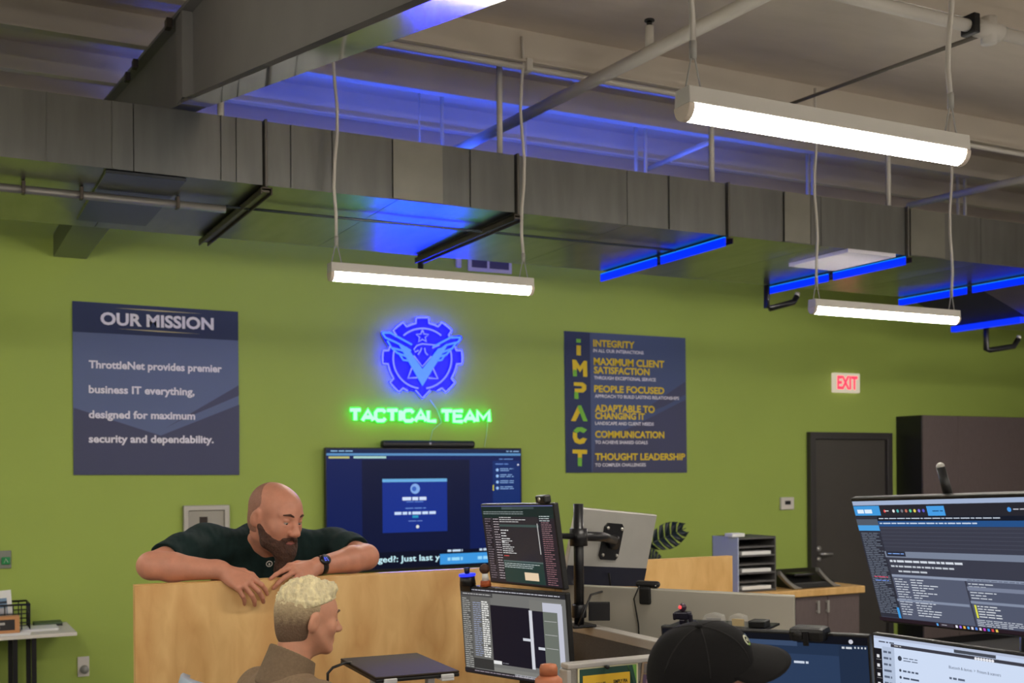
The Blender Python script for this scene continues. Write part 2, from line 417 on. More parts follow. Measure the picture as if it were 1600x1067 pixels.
# access hatch in the underside, the register beside the exit door, the branch to the wall
p0 = atZ(165, 264, ZB); p1 = atZ(258, 276, ZB); p2 = atZ(118, 318, ZB)
MB().box(p0[0], p1[0] + .1, p0[1], p2[1] + .35, ZB - .018, ZB - .002).build('access_hatch', mat('access_hatch', (96, 100, 106), .28, 1.0), duct, .002)
q0 = atZ(1325, 387, ZB); q1 = atZ(1405, 394, ZB); q2 = atZ(1252, 412, ZB)
rg = MB().box(q0[0], q1[0], q0[1], q2[1], ZB - .03, ZB - .004); rg.build('register', mat('register_white', (228, 224, 236), .5), duct, .003)
b0 = atY(150, 352, YK)
MB().box(b0[0] - .1, b0[0] + .12, YK + .001, D - .002, ZB + .06, ZB + .22).build('branch_duct', mat('branch_metal', (104, 108, 112), .35, .8), duct)
for px, py, Y in ((781, 238, YF + .06), (1112, 280, YF + .06), (1388, 317, YF + .06), (345, 175, YF + .06), (691, 222, YK - .05), (994, 266, YK - .1), (1009, 268, YK - .2), (1262, 300, YK - .1), (1270, 302, YK - .2), (1497, 330, YK - .1), (1508, 331, YK - .2), (820, 240, YK - .1)):
    x = atY(px, py, Y)[0]
    MB().cyl((x, Y, ZT - .01), (x, Y, roof(Y) + .1), .018 if Y < 6.2 else .014, seg=8).build('hanger_rod', M_white, duct)
# trapeze struts under the duct
lab = ['dark unlit strut under the duct above the mission poster', 'dark unlit strut under the duct right above the mid-room strip light',
       'blue-lit strut under the duct above the values poster', 'blue-lit strut under the duct beside the white register', 'blue-lit strut under the duct above the far right strip light']
for i, x in enumerate(xj[1:6]):
    s = thing('strut_channel', (x, (YF + YK) / 2, ZB - .06), lab[i], 'strut', 'struts under the duct')
    c = MB()
    for (xa, xb, za, zb) in ((x - .03, x - .024, ZB - .05, ZB - .014), (x + .024, x + .03, ZB - .05, ZB - .014), (x - .03, x + .03, ZB - .02, ZB - .014)):
        c.box(xa, xb, YF - .02, YK + .04, za, zb)
    c.build('channel', M_strut, s)
    if i >= 2:
        for ya, yb in ((YF - .02, (YF + YK) / 2 - .03), ((YF + YK) / 2 + .03, YK + .04)):
            MB().box(x - .045, x - .031, ya, yb, ZB - .072, ZB - .02).build('light_bar', em((0, 42, 255), 1.15), s, label='glowing blue light bar')
            MB().box(x - .045, x - .031, ya, yb, ZB - .0195, ZB - .014).build('light_bar_edge', em((20, 150, 255), 1.0), s)
    else:
        c = MB().box(x - .02, x + .02, YF, YK, ZB - .035, ZB - .025)
        c.build('channel_lip', mat('channel_lip', (110, 104, 96), .4, .8), s)
# blue strip on the duct's top that washes the rear of the roof
ls = thing('led_strip', (3, YK - .2, ZT + .01), 'blue light strip lying along the top of the duct', 'light strip')
MB().box(xj[1] + .1, xj[4] - .3, YK - .24, YK - .20, ZT + .012, ZT + .02).build('lit_tape', em((20, 40, 255), 60.0, (.03, .095, 1)), ls)
MB().prism([(YK - .27, ZT + .001), (YK - .16, ZT + .001), (YK - .16, ZT + .0115), (YK - .255, ZT + .0115), (YK - .255, ZT + .055), (YK - .27, ZT + .055)], xj[1] + .08, xj[4] - .28, M=MYZ).build('channel', M_strut, ls)  # unseen channel, front lip added to keep blue light off the nearer ceiling
# pipe clipped under the duct
a = atZ(-60, 286, ZB - .05); b = atZ(352, 327, ZB - .05); c = atZ(1040, 397, ZB - .035)
y = b[1]
cn = thing('conduit', (b[0], y, ZB - .05), 'thin grey conduit running along under the duct on its left half', 'pipe')
MB().cyl((XL + 1, y, ZB - .05), (b[0], y, ZB - .05), .022, seg=10).build('pipe', mat('conduit_grey', (150, 146, 138), .4, .6), cn)
MB().cyl((b[0], y, ZB - .035), (c[0], y, ZB - .03), .008, seg=8).build('thin_run', mat('conduit_dark', (70, 78, 84), .4, .6), cn)
for px in (35, 130, 296):
    x = atZ(px, 300, ZB - .05)[0]; MB().box(x - .009, x + .009, y - .026, y + .026, ZB - .074, ZB - .008).build('clip', M_strut, cn, .004)
# the duct steps down beyond the last strut: an offset piece, then the lower run
q6 = atY(1495, 513, YK); X5, X6, Z6 = xj[5], q6[0], q6[2] + .02; YM = (YF + YK) / 2
br = thing('duct_offset', ((X5 + X6) / 2, YM, Z6), 'dark stepped-down duct offset with a blue bar at the right edge', 'air duct')
HT = ZT - ZB
def wedge(ya, yb, m, nm):
    vs = [(x, y, z) for y in (ya, yb) for x, z in ((X5 + .012, ZB), (X6, Z6), (X6, Z6 + HT), (X5 + .012, ZT))]
    MB().add(vs, [(0, 1, 2, 3), (7, 6, 5, 4), (0, 4, 5, 1), (1, 5, 6, 2), (2, 6, 7, 3), (3, 7, 4, 0)]).build(nm, m, br)
wedge(YF, YM - .002, M_galv2, 'front_transition'); wedge(YM + .002, YK, mat('black_duct_liner', (40, 41, 43), .6, .1), 'rear_transition')
MB().box(X6 + .002, XR - .3, YF, YK, Z6, Z6 + HT).build('lower_run', M_galv, br)
for ya, yb in ((YF - .02, YM - .03), (YM + .03, YK + .04)): MB().box(X6 - .03, X6 + .03, ya, yb, Z6 - .05, Z6 - .001).build('light_bar', em((10, 50, 255), 1.0), br, label='glowing blue light bar')
# black pipe hooks below the duct
for (pts, Y, l) in ((((1198, 446), (1198, 481), (1203, 482), (1240, 472), (1245, 463)), 7.3, 'black hook-shaped pipe hanging under the duct beside the register'),
                    (((1541, 508), (1541, 546), (1546, 547), (1584, 541), (1591, 530)), 7.1, 'black hook-shaped pipe hanging under the stepped-down duct at right')):
    P = [atY(px, py, Y) for px, py in pts]; P[0][2] = 3.275 if Y > 7.2 else Z6 - .001
    h = thing('pipe_hook', P[0], l, 'bracket', 'black hooks under the ducts')
    MB().tube(P, .024, 10).build('bent_pipe', M_black2, h); MB().cyl(P[-1], P[-1] + np.array([0.01, 0, .03]), .02, seg=10).build('end_cap', M_grey, h)

# ------------------------------------------------------------------ steel frame, pipes under the roof
BX0, BX1 = 1.165, 1.30
def bb(y): return 3.62 + .205 * (y - 5.8)
beam = thing('steel_beam', (1.23, 3, bb(3)), 'big grey tapered steel roof beam coming in from the top left', 'beam')
xm = (BX0 + BX1) / 2; MYZ = Matrix(((0, 1, 0, 0), (1, 0, 0, 0), (0, 0, 1, 0), (0, 0, 0, 1)))
ys = (1.0, D - .01); yb_ = -5.3
MB().prism([(yb_, bb(1) + .0205), (ys[0], bb(ys[0]) + .0205), (5.83, bb(5.83) + .0205), (ys[1], roof(ys[1]) - .245), (ys[1], roof(ys[1]) - .01), (ys[0], roof(ys[0]) - .01), (yb_, roof(1) - .01)], xm - .012, xm + .012, M=MYZ).build('web', M_steel, beam)
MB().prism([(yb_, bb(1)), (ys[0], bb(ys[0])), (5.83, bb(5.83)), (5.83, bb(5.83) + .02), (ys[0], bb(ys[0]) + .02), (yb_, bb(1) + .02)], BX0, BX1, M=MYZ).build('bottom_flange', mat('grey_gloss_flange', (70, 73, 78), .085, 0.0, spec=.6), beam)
MB().prism([(5.83, bb(5.83)), (ys[1], roof(ys[1]) - .27), (ys[1], roof(ys[1]) - .25), (5.83, bb(5.83) + .02)], BX0 + .005, BX1 - .005, M=MYZ).build('rear_flange', M_steel, beam)
MB().prism([(yb_, roof(1) - .02), (1.0, roof(1) - .02), (ys[1], roof(ys[1]) - .02), (ys[1], roof(ys[1]) - .002), (1.0, roof(1) - .002), (yb_, roof(1) - .002)], BX0, BX1, M=MYZ).build('top_flange', M_steel, beam)
MB().box(BX0 + .002, xm - .0121, 5.80, 5.95, bb(5.8) + .03, roof(5.8) - .021).build('stiffener', M_steel, beam)
MB().box(BX0, BX1, -5.8, -5.302, 0.001, roof(0) + .19).build('column', M_steel, beam)
for px, py in ((268, 37), (203, 120), (215, 100)):
    p = atX(px, py, BX0 - .01); MB().box(p[0] - .03, p[0], p[1] - .03, p[1] + .03, p[2] - .03, p[2] + .02).build('beam_clamp', M_strut, beam, .004)
sp = thing('sprinkler_pipe', (3.3, 5.5, 3.9), 'painted sprinkler pipe crossing under the roof towards the wall', 'pipe')
pa = np.array([3.3, 1.2, 3.745]); pb = np.array([3.3, 8.3, 4.05])
MB().cyl(pa, pb, .034, seg=14).build('pipe', M_white, sp)
hp = atX(1015, 72, 3.3)
MB().cyl(hp - np.array([0, 0, .02]), hp + np.array([0, 0, .1]), .022, seg=10).build('riser', M_white, sp)
MB().cyl(hp + np.array([0, 0, .1]), hp + np.array([0, 0, .125]), .014, seg=8).cyl(hp + np.array([0, 0, .125]), hp + np.array([0, 0, .133]), .026, seg=10).build('sprinkler_head', M_black, sp, label='dark upright sprinkler head')
MB().cyl((3.3, 8.3, 4.05), (3.3, D - .005, 4.05), .034, seg=12).build('pipe_end', M_white, sp)
sm = thing('sprinkler_main', atY(1545, 48, 3.7), 'painted sprinkler main with a fitting in the top right corner', 'pipe')
p = atY(1545, 48, 3.7); z = p[2]
MB().cyl((XL + 9.5, 3.7, z), (p[0] - .06, 3.7, z), .028).build('pipe', M_white, sm)
MB().cyl((p[0] + .05, 3.7, z), (XR - .1, 3.7, z), .028).build('pipe', M_white, sm)
MB().cyl((p[0] - .08, 3.7, z), (p[0] + .07, 3.7, z), .04).cyl((p[0], 3.7, z - .06), (p[0], 3.7, z + .06), .036).build('tee_fitting', M_white, sm)
MB().box(p[0] - .14, p[0] - .1, 3.66, 3.74, z - .04, z + .05).build('clamp', M_black, sm, .006)
e = atY(1228, 165, 5.75); MB().cyl((p[0] - .03, 3.68, z - .02), e, .011, seg=8).build('sway_brace', mat('brace_grey', (120, 114, 106), .5, .3), sm)
z = 4.075
ec = thing('electrical_conduit', (3.5, 5.74, z), 'slim white conduit along the roof purlin above the strip lights', 'pipe')
MB().cyl((1.31, 5.76, z), (XR - .1, 5.76, z), .018, seg=10).build('pipe', M_white, ec)
for px in (1210, 1417, 825):
    q = atY(px, 190, 5.75)[0]; MB().box(q - .02, q + .02, 5.72, 5.79, z - .03, z + .045).build('pipe_clip', M_strut if px > 900 else M_white, ec, .004)
for (pa, pb, r, l) in (((atY(1420, 321, 7.6)), (atY(1640, 270, 5.9)), .03, 'thin roof pipe slanting above the duct at the right edge'), ((atY(1012, 264, 7.9)), (atY(1110, 221, 6.9)), .02, 'short blue-lit brace slanting behind the duct hangers')):
    tag(MB().cyl(pa, pb, r, seg=10).build('roof_pipe' if r > .025 else 'roof_brace', M_white), l, 'pipe' if r > .025 else 'brace')
# ------------------------------------------------------------------ strip lights (all the room's lamps)
M_hous = mat('light_housing', (222, 218, 210), 0.45)
M_diff = bpy.data.materials.new('strip_diffuser'); M_diff.use_nodes = True
_b = M_diff.node_tree.nodes['Principled BSDF']; _b.inputs['Emission Color'].default_value = (1.0, 0.93, 0.82, 1); _b.inputs['Emission Strength'].default_value = LAMP
M_cap = mat('warm_end_cap', (236, 222, 206), .5)
def strip_light(xa, xb, y, zt, label):
    t = thing('strip_light', ((xa + xb) / 2, y, zt - .09), label, 'ceiling light', 'hanging strip lights')
    MB().prism([(y - .038, zt - .05), (y + .038, zt - .05), (y + .034, zt), (y - .034, zt)], xa, xb, M=MYZ).build('housing', M_hous, t, .003)
    pr = [(y + .036 * math.cos(a), zt - .052 + .042 * math.sin(a)) for a in [math.pi + math.pi * k / 10 for k in range(11)]]
    MB().prism(pr, xa + .022, xb - .022, M=MYZ).build('diffuser', M_diff, t)
    for x0, x1 in ((xa - .002, xa + .02), (xb - .02, xb + .002)):
        pr2 = [(y + .039 * math.cos(a), zt - .05 + .046 * math.sin(a)) for a in [math.pi + math.pi * k / 10 for k in range(11)]]
        MB().prism(pr2, x0, x1, M=MYZ).build('end_cap', M_cap, t, .003)
    for x, s in ((xa + .04, 1), (xb - .05, -1)):
        top = roof(y) + .15; n = 9
        pts = [(x + .012 * math.sin(k * 1.3 + x) * (0 < k < n), y, zt + .12 + (top - zt - .12) * k / n) for k in range(n + 1)]
        MB().tube(pts, .009, 8).build('cable', M_white, t)
        h = MB()
        for d in (-.028, .028): h.cyl((x, y, zt + .12), (x + d * s, y, zt - .002), .003, seg=6)
        h.cyl((x, y, zt + .09), (x, y, zt + .14), .011, seg=8)
        h.build('hanger_bridle', M_grey, t)
for la, lb, l in (((1060, 140), (1509, 213), 'large near strip light glowing white at upper right'), ((513, 411), (832, 435), 'strip light glowing white above the blue emblem sign'), ((1270, 467), (1493, 486), 'strip light glowing white at right below the register')):
    a = atZ(*la, 2.88); b = atZ(*lb, 2.88); strip_light(a[0], b[0], (a[1] + b[1]) / 2, 2.88, l)
k = 0
for x in (-3.75, -.6, 2.5, 5.65, 8.8):
    for y in (-3.3, -.25, 2.82, 5.78):
        if (x, y) in ((2.5, 2.82), (2.5, 5.78), (5.65, 5.78)): continue
        k += 1
        strip_light(x - .6, x + .6, y, 2.80, 'strip light of the same row outside the picture')

# ------------------------------------------------------------------ things on the green wall
# mission poster
M_navy = mat('poster_navy', (22, 40, 84), .6); M_slate = mat('poster_slate', (88, 102, 142), .6); M_slate2 = mat('poster_dark_slate', (62, 66, 98), .6)
M_ink = mat('poster_white_ink', (232, 228, 240), .7); M_gold = mat('poster_gold_ink', (196, 184, 140), .7); M_yel = mat('poster_yellow_ink', (226, 196, 40), .7); M_gr = mat('poster_green_ink', (120, 190, 60), .7)
x, z = W(243, 742)
po = thing('poster', (x, D - .01, z), 'square navy poster headed OUR MISSION at left on the green wall', 'poster', 'wall posters')
b = MB(); wpoly(b, [(113, 470), (372, 487), (374, 742), (115, 742)], .012, 0, .011)
wpoly(b, [(113.2, 470.2), (372, 487), (372.3, 532), (113.5, 518)], .0135, 1)
wpoly(b, [(115, 637), (251, 680.5), (374, 632), (374, 742), (115, 742)], .0135, 2)
wpoly(b, [(258, 669), (373, 602), (373.4, 618), (281, 657)], .0135, 2)
b.build('panel', [M_slate, M_navy, M_slate2], po)
b = MB(); wall_text(b, 'OUR MISSION', (157, 507), (334, 516), 20, .0145, 0, .035); b.build('title_text', M_ink, po, label='white poster title')
b = MB()
for s, l, r in (('ThrottleNet provides premier', (138.7, 575), (346.6, 582)), ('business IT everything,', (138.7, 614), (304, 618)), ('designed for maximum', (138.7, 653), (305, 656)), ('security and dependability.', (138.7, 691.5), (334, 692.5))):
    b = MB(); wall_text(b, s, l, r, 12.5, .0145, 0, .03); b.build('body_text', M_ink, po)
b = MB()
for q in ([(180, 481), (246, 484.5), (316, 490.2), (246, 486.6)], [(184, 513.5), (246, 516.5), (312, 521.6), (246, 518.5)]): wpoly(b, q, .0145)
b.build('gold_rule', M_gold, po)
# values poster
x, z = W(978, 739)
po = thing('poster', (x, D - .01, z), 'navy poster with yellow IMPACT values beside the blue emblem sign', 'poster', 'wall posters')
b = MB(); wpoly(b, [(882, 517), (1071, 528), (1073.5, 738.5), (885, 738.5)], .012, 0, .011)
wpoly(b, [(882.2, 517.2), (921.5, 519.5), (924.5, 738.3), (885, 738.3)], .0135, 1)
wpoly(b, [(930, 690), (985, 668), (1072, 624), (1073.3, 738.2), (926, 738.2)], .0135, 2)
wpoly(b, [(985, 655), (1071, 596), (1071.5, 616), (1040, 634)], .0135, 2)
b.build('panel', [mat('poster_blue_slate', (66, 82, 124), .6), M_navy, M_slate2], po)
b = MB()
for s, l, r, h in (('INTEGRITY', (927, 542), (991.6, 544), 11), ('MAXIMUM CLIENT', (927.8, 571.5), (1038, 573.5), 11.5), ('SATISFACTION', (928, 584), (1015, 586), 11), ('PEOPLE FOCUSED', (928.4, 613.5), (1038, 615), 11),
                   ('ADAPTABLE TO', (929.6, 643.7), (1023, 645), 11.5), ('CHANGING IT', (930, 654.8), (1007.6, 655.8), 10.5), ('COMMUNICATION', (930, 684), (1038, 684.6), 11), ('THOUGHT LEADERSHIP', (930, 718.8), (1070.6, 719), 11)):
    b = MB(); wall_text(b, s, l, r, h, .0145, 0, .032); b.build('headline_text', M_yel, po)
b = MB()
for s, l, r in (('IN ALL OUR INTERACTIONS', (927, 551), (1005.6, 553)), ('THROUGH EXCEPTIONAL SERVICE', (928.4, 593.5), (1024.6, 595)), ('APPROACH TO BUILD LASTING RELATIONSHIPS', (929.6, 622), (1061, 624)), ('LANDSCAPE AND CLIENT NEEDS', (930, 663.8), (1021.5, 665)),
                ('TO ACHIEVE SHARED GOALS', (930, 693.3), (1012, 694)), ('TO COMPLEX CHALLENGES', (930, 728.8), (1009, 728.8))):
    b = MB(); wall_text(b, s, l, r, 5.2, .0145, 0, .02); b.build('small_text', M_ink, po)
b = MB()
def zp(l): return [(860 + x / 3.95, 490 + y / 3.95) for x, y in l]
for l, c in (([(160, 155), (187, 157), (187, 180), (160, 178)], 1), ([(161, 195), (188, 197), (188, 258), (161, 256)], 0),
             ([(135, 283), (158, 285), (183, 325), (207, 290), (226, 292), (228, 390), (203, 389), (201, 335), (183, 362), (163, 333), (163, 386), (140, 385)], 0), ([(140, 345), (162, 348), (163, 387), (140, 386)], 1),
             ([(145, 423), (200, 425), (221, 440), (221, 470), (203, 487), (150, 485), (150, 463), (190, 463), (198, 456), (190, 447), (145, 445)], 0), ([(148, 480), (172, 487), (174, 527), (148, 525)], 1),
             ([(170, 568), (188, 600), (156, 663), (127, 662), (172, 566)], 0), ([(172, 566), (190, 566), (230, 664), (203, 664), (168, 575)], 1),
             ([(140, 730), (165, 738), (165, 765), (180, 778), (202, 765), (226, 772), (208, 800), (180, 806), (152, 795), (138, 765)], 0), ([(142, 722), (165, 702), (195, 700), (226, 716), (206, 737), (182, 726), (162, 738)], 1),
             ([(137, 838), (227, 840), (226, 866), (195, 866), (195, 890), (170, 888), (170, 864), (137, 862)], 0), ([(169, 888), (195, 892), (194, 942), (170, 940)], 1)):
    wpoly(b, zp(l), .0145 if c == 0 else .0152, c)
b.build('initial_letters', [M_yel, M_gr], po)

# neon emblem
def zn(x, y, off=.05): a, c = W(480 + x * .3, 380 + y * .3, off); return (a, D - off, c)
cx, cz = W(660, 560)
ne = thing('neon_sign', (cx, D - .02, W(660, 622)[1]), 'round blue neon emblem of a winged V inside a cog', 'neon sign')
def arc(r, a0, a1, n=20): return [(600 + r * math.cos(math.radians(a0 + (a1 - a0) * k / n)), 600 - r * 1.03 * math.sin(math.radians(a0 + (a1 - a0) * k / n))) for k in range(n + 1)]
def gear(a0, a1, teeth):
    pts = []; a = a0; th = 9
    for t in teeth:
        pts += arc(180, a, t - th - 2, 6) + [p for p in arc(207, t - th, t + th, 4)]; a = t + th + 2
    return pts + arc(180, a, a1, 6)
outl = gear(-10, 140, [45, 90, 135])[::-1]
g1 = gear(38, 142, [52, 90, 128]); g2 = gear(160, 245, [178, 225]); g3 = gear(-65, 20, [-45, 2])
back = g1 + [(480, 480), (385, 462), (400, 500), (440, 560)] + g2 + [(565, 770), (600, 812), (640, 765)] + g3 + [(770, 545), (808, 490), (795, 478), (730, 492)]
b = MB(); b.prism([(zn(x, y, .03)[0], zn(x, y, .03)[2]) for x, y in back], D - .030, D - .024)
b.build('backing', mat('neon_backing', (10, 8, 150), .5), ne)
M_nb = em((96, 104, 255), 60.0, (.0042, .005, 1)); M_nc = em((44, 128, 255), 48.0, (.0022, .0066, 1))
b = MB()
for pl in (g1, g2, g3, arc(152, 50, 130), arc(152, 165, 262), arc(152, -82, 15), [(565, 765), (600, 805), (640, 765)], [(545, 650), (525, 702), (572, 700)], [(655, 650), (680, 705), (632, 702)]):
    b.tube([zn(x, y) for x, y in pl], .0075, 6)
b.build('cog_tubes', M_nb, ne)
b = MB()
st = []
for k in range(11): r = 34 if k % 2 == 0 else 15; a = math.pi / 2 + k * math.pi / 5; st.append((600 + r * math.cos(a), 485 - r * math.sin(a)))
for pl in (st, [(652, 545), (690, 532), (640, 528), (600, 524), (572, 532), (556, 552), (562, 566), (580, 558)], [(578, 580), (592, 556), (596, 545)], [(612, 545), (616, 570), (628, 582)], [(556, 585), (600, 642), (646, 588)]):
    b.tube([zn(x, y) for x, y in pl], .006, 6)
b.build('star_and_head_tubes', M_nb, ne)
W_L = [[(390, 466), (432, 466), (545, 528)], [(392, 468), (408, 492), (470, 520), (540, 560)], [(418, 508), (440, 545), (500, 560)], [(440, 545), (470, 572), (520, 590)], [(480, 575), (500, 608), (530, 612)]]
W_R = [[(800, 490), (745, 492), (655, 540)], [(798, 494), (785, 515), (725, 530), (665, 575)], [(775, 520), (755, 548), (700, 570)], [(750, 550), (725, 580), (685, 592)], [(715, 585), (700, 608), (672, 612)]]
for wl in (W_L, W_R):
    b = MB()
    for pl in wl: b.tube([zn(x, y) for x, y in pl], .0085, 6)
    b.build('wing_tubes', M_nc, ne)
b = MB(); vp = [(478, 530), (520, 540), (600, 655), (682, 548), (728, 536), (600, 745)]
b.prism([(zn(x, y)[0], zn(x, y)[2]) for x, y in vp], D - .056, D - .044); b.build('v_letter', M_nc, ne, .004)
# lettering below it
x, z = W(654, 660)
nt_ = thing('neon_lettering', (x, D - .02, z), 'green neon lettering TACTICAL TEAM below the blue emblem', 'neon sign')
GL = {'T': [[(0, 1), (1, 1)], [(.5, 1), (.5, 0)]], 'A': [[(0, 0), (.5, 1), (1, 0)], [(.2, .3), (.8, .3)]], 'C': [[(1, .8), (.82, 1), (.22, 1), (0, .78), (0, .22), (.22, 0), (.82, 0), (1, .2)]],
      'I': [[(.5, 1), (.5, 0)]], 'L': [[(0, 1), (0, 0), (1, 0)]], 'E': [[(1, 1), (0, 1), (0, 0), (1, 0)], [(0, .5), (.9, .5)]], 'M': [[(0, 0), (0, 1), (.5, .3), (1, 1), (1, 0)]]}
def neon_word(word, pxl, pyl, slope):
    ws_ = {'T': 15.5, 'A': 17, 'C': 15, 'I': 3, 'L': 11.5, 'E': 13, 'M': 18}; x = pxl; core = MB(); edge = MB()
    for ch in word:
        for pl in GL[ch]:
            pt = [(x + ws_[ch] * a, pyl + slope * (x - pxl) - 16.0 * c) for a, c in pl]
            for m_, r_, off in ((core, .0155, .05), (edge, .0215, .03)):
                P = []
                for a, c in pt: q = W(a, c, off); P.append((q[0], D - off, q[1]))
                m_.tube(P, r_, 7)
        x += ws_[ch] + 3.4
    core.build('letters', em((150, 255, 190), 4.5, (.13, 1, .18)), nt_, label='white-green glowing letters'); edge.build('letter_halo', em((30, 235, 70), 2.2, (.006, 1, .08)), nt_)  # wider green tubes behind the letters stand in for their glow halo
neon_word('TACTICAL', 547.5, 656.5, .011); neon_word('TEAM', 690.5, 658, .011)
for nm, l in (('sign_wire', [(672, 625), (683, 640), (690, 660), (676, 672), (672, 690)]), ('sign_wire', [(762, 660), (760, 680), (757, 698)])):
    MB().tube([zn((a - 480) / .3, (c - 380) / .3, .012) for a, c in l], .003, 6).build(nm, mat('clear_wire', (190, 220, 200), .3), nt_)

# screens: flat pictures made of small lit pieces, in local frame x 0..w, z 0..h, looking to -y
class Scr:
    def __init__(s, w, h, M, y=0.0, seed=1): s.w, s.h, s.M, s.y = w, h, M, y; s.mb = MB(); s.mats = []; s.rng = random.Random(seed); s.n = 0
    def mi(s, c, k=1.0):
        m = em(c, k)
        if m not in s.mats: s.mats.append(m)
        return s.mats.index(m)
    def rect(s, u0, v0, u1, v1, c, k=1.0, lay=None):
        s.n += 1; y = s.y - .00025 - .00002 * s.n if lay is None else s.y - lay
        X0, X1 = (u0 - .5) * s.w, (u1 - .5) * s.w; Z0, Z1 = (.5 - v1) * s.h, (.5 - v0) * s.h
        s.mb.add([(X0, y, Z0), (X1, y, Z0), (X1, y, Z1), (X0, y, Z1)], [(0, 1, 2, 3)], s.mi(c, k), False, s.M)
    def disc(s, u, v, r, c, k=1.0):
        s.n += 1; y = s.y - .00025 - .00002 * s.n; x, z = (u - .5) * s.w, (.5 - v) * s.h
        s.mb.add([(x + r * math.cos(a), y, z + r * math.sin(a)) for a in [2 * math.pi * i / 14 for i in range(14)]], [list(range(14))], s.mi(c, k), False, s.M)
    def rows(s, u0, v0, u1, v1, n, c, fill=.75, k=1.0, hh=.34):   # rows of small unreadable writing
        dv = (v1 - v0) / n
        for i in range(n):
            u = u0; lim = u0 + (u1 - u0) * (fill + s.rng.uniform(-.3, .25))
            while u < lim:
                L = s.rng.uniform(.012, .05); s.rect(u, v0 + dv * (i + .25), min(u + L, u1), v0 + dv * (i + .25 + hh), c, k); u += L + .006
                if u > u1: break
    def text(s, t, u, v, u1, cap, c, k=1.0, bold=.01):            # baseline v, capital height cap in parts of h
        s.n += 1; y = s.y - .00025 - .00002 * s.n
        put_text(s.mb, t, (u - .5) * s.w, (u1 - .5) * s.w, (.5 - v) * s.h, cap * s.h, y, s.mi(c, k), s.M, bold)
    def build(s, parent): return s.mb.build('screen', s.mats, parent, label=None)

# television
tl, tr, bl = W(508, 699, .09), W(815, 704, .09), W(510, 897, .09)
tw, th = tr[0] - tl[0], tl[1] - bl[1]
tv = thing('television', ((tl[0] + tr[0]) / 2, D - .06, bl[1]), 'large wall-mounted television with a dark blue screen', 'television')
TX, TZ = (tl[0] + tr[0]) / 2, (tl[1] + bl[1]) / 2
MB().box(tl[0], tr[0], D - .09, D - .05, bl[1], tl[1]).build('housing', M_screenoff, tv, .006)
MB().box(TX - .35, TX + .35, D - .049, D - .001, TZ - .2, TZ + .2).build('wall_mount', M_black2, tv)
S = Scr(tw - .02, th - .03, Matrix.Translation((TX, D - .0902, TZ + .004)), 0, 3)
S.rect(0, 0, 1, 1, (9, 26, 82)); S.rect(.17, .09, .72, .86, (8, 17, 52)); S.rect(0, .86, 1, 1, (4, 10, 34))
S.rect(0, 0, 1, .035, (10, 30, 70)); S.rect(0, .035, 1, .055, (86, 140, 190)); S.rect(.01, .062, .11, .078, (190, 190, 120)); S.rect(.13, .06, .29, .078, (170, 210, 200))
S.rows(.02, .008, .2, .03, 1, (150, 200, 240)); S.rows(.92, .008, .99, .03, 1, (150, 190, 230)); S.rows(.88, .075, .98, .1, 1, (90, 130, 190))
S.rect(.27, .25, .6, .7, (18, 46, 138)); S.rect(.27, .25, .6, .277, (104, 170, 220))
S.disc(.435, .335, .042, (130, 170, 230)); S.disc(.43, .335, .02, (60, 100, 190))
S.rows(.37, .395, .5, .43, 1, (210, 225, 250), 1, 1, .8); S.rows(.39, .437, .48, .455, 1, (100, 140, 220), 1); S.rows(.385, .49, .49, .51, 1, (110, 150, 220), 1); S.rows(.33, .52, .54, .55, 1, (200, 220, 250), 1, 1, .8)
S.rect(.42, .56, .45, .58, (40, 150, 190)); S.rows(.4, .6, .47, .615, 1, (120, 150, 220), 1); S.disc(.446, .655, .014, (220, 225, 220))
S.rect(.845, .1, .995, .9, (14, 42, 104)); S.rows(.86, .12, .93, .14, 1, (110, 150, 220), 1); S.disc(.985, .135, .008, (220, 225, 235))
for i in range(4):
    v = .175 + i * .053; S.disc(.87, v + .005, .013, (150, 190, 240)); S.rows(.885, v - .012, .96, v + .02, 2, (150, 190, 240), .9)
S.rect(.845, .31, .85, .36, (220, 210, 60))
S.text('ged?: Just last y', .245, .945, .56, .05, (205, 245, 255), 1, .014)
S.rect(.56, .895, .9, .985, (60, 150, 222)); S.rows(.6, .855, .68, .88, 1, (200, 220, 240), 1, 1, .7); S.rows(.77, .855, .84, .88, 1, (200, 220, 240), 1, 1, .7); S.rows(.6, .92, .68, .95, 1, (150, 215, 250), 1, 1, .9); S.rows(.76, .92, .86, .95, 1, (150, 215, 250), 1, 1, .9)
S.build(tv)
a, c = W(598, 688, .1), W(743, 699, .1)
vb = thing('video_bar', ((a[0] + c[0]) / 2, D - .07, tl[1]), 'slim black video bar on top of the wall television', 'camera bar')
MB().box(a[0], c[0], D - .105, D - .03, tl[1] + .001, tl[1] + .06).build('body', M_black, vb, .02)
MB().cyl(((a[0] + c[0]) / 2, D - .106, tl[1] + .035), ((a[0] + c[0]) / 2, D - .108, tl[1] + .035), .01).build('lens', M_grey, vb)

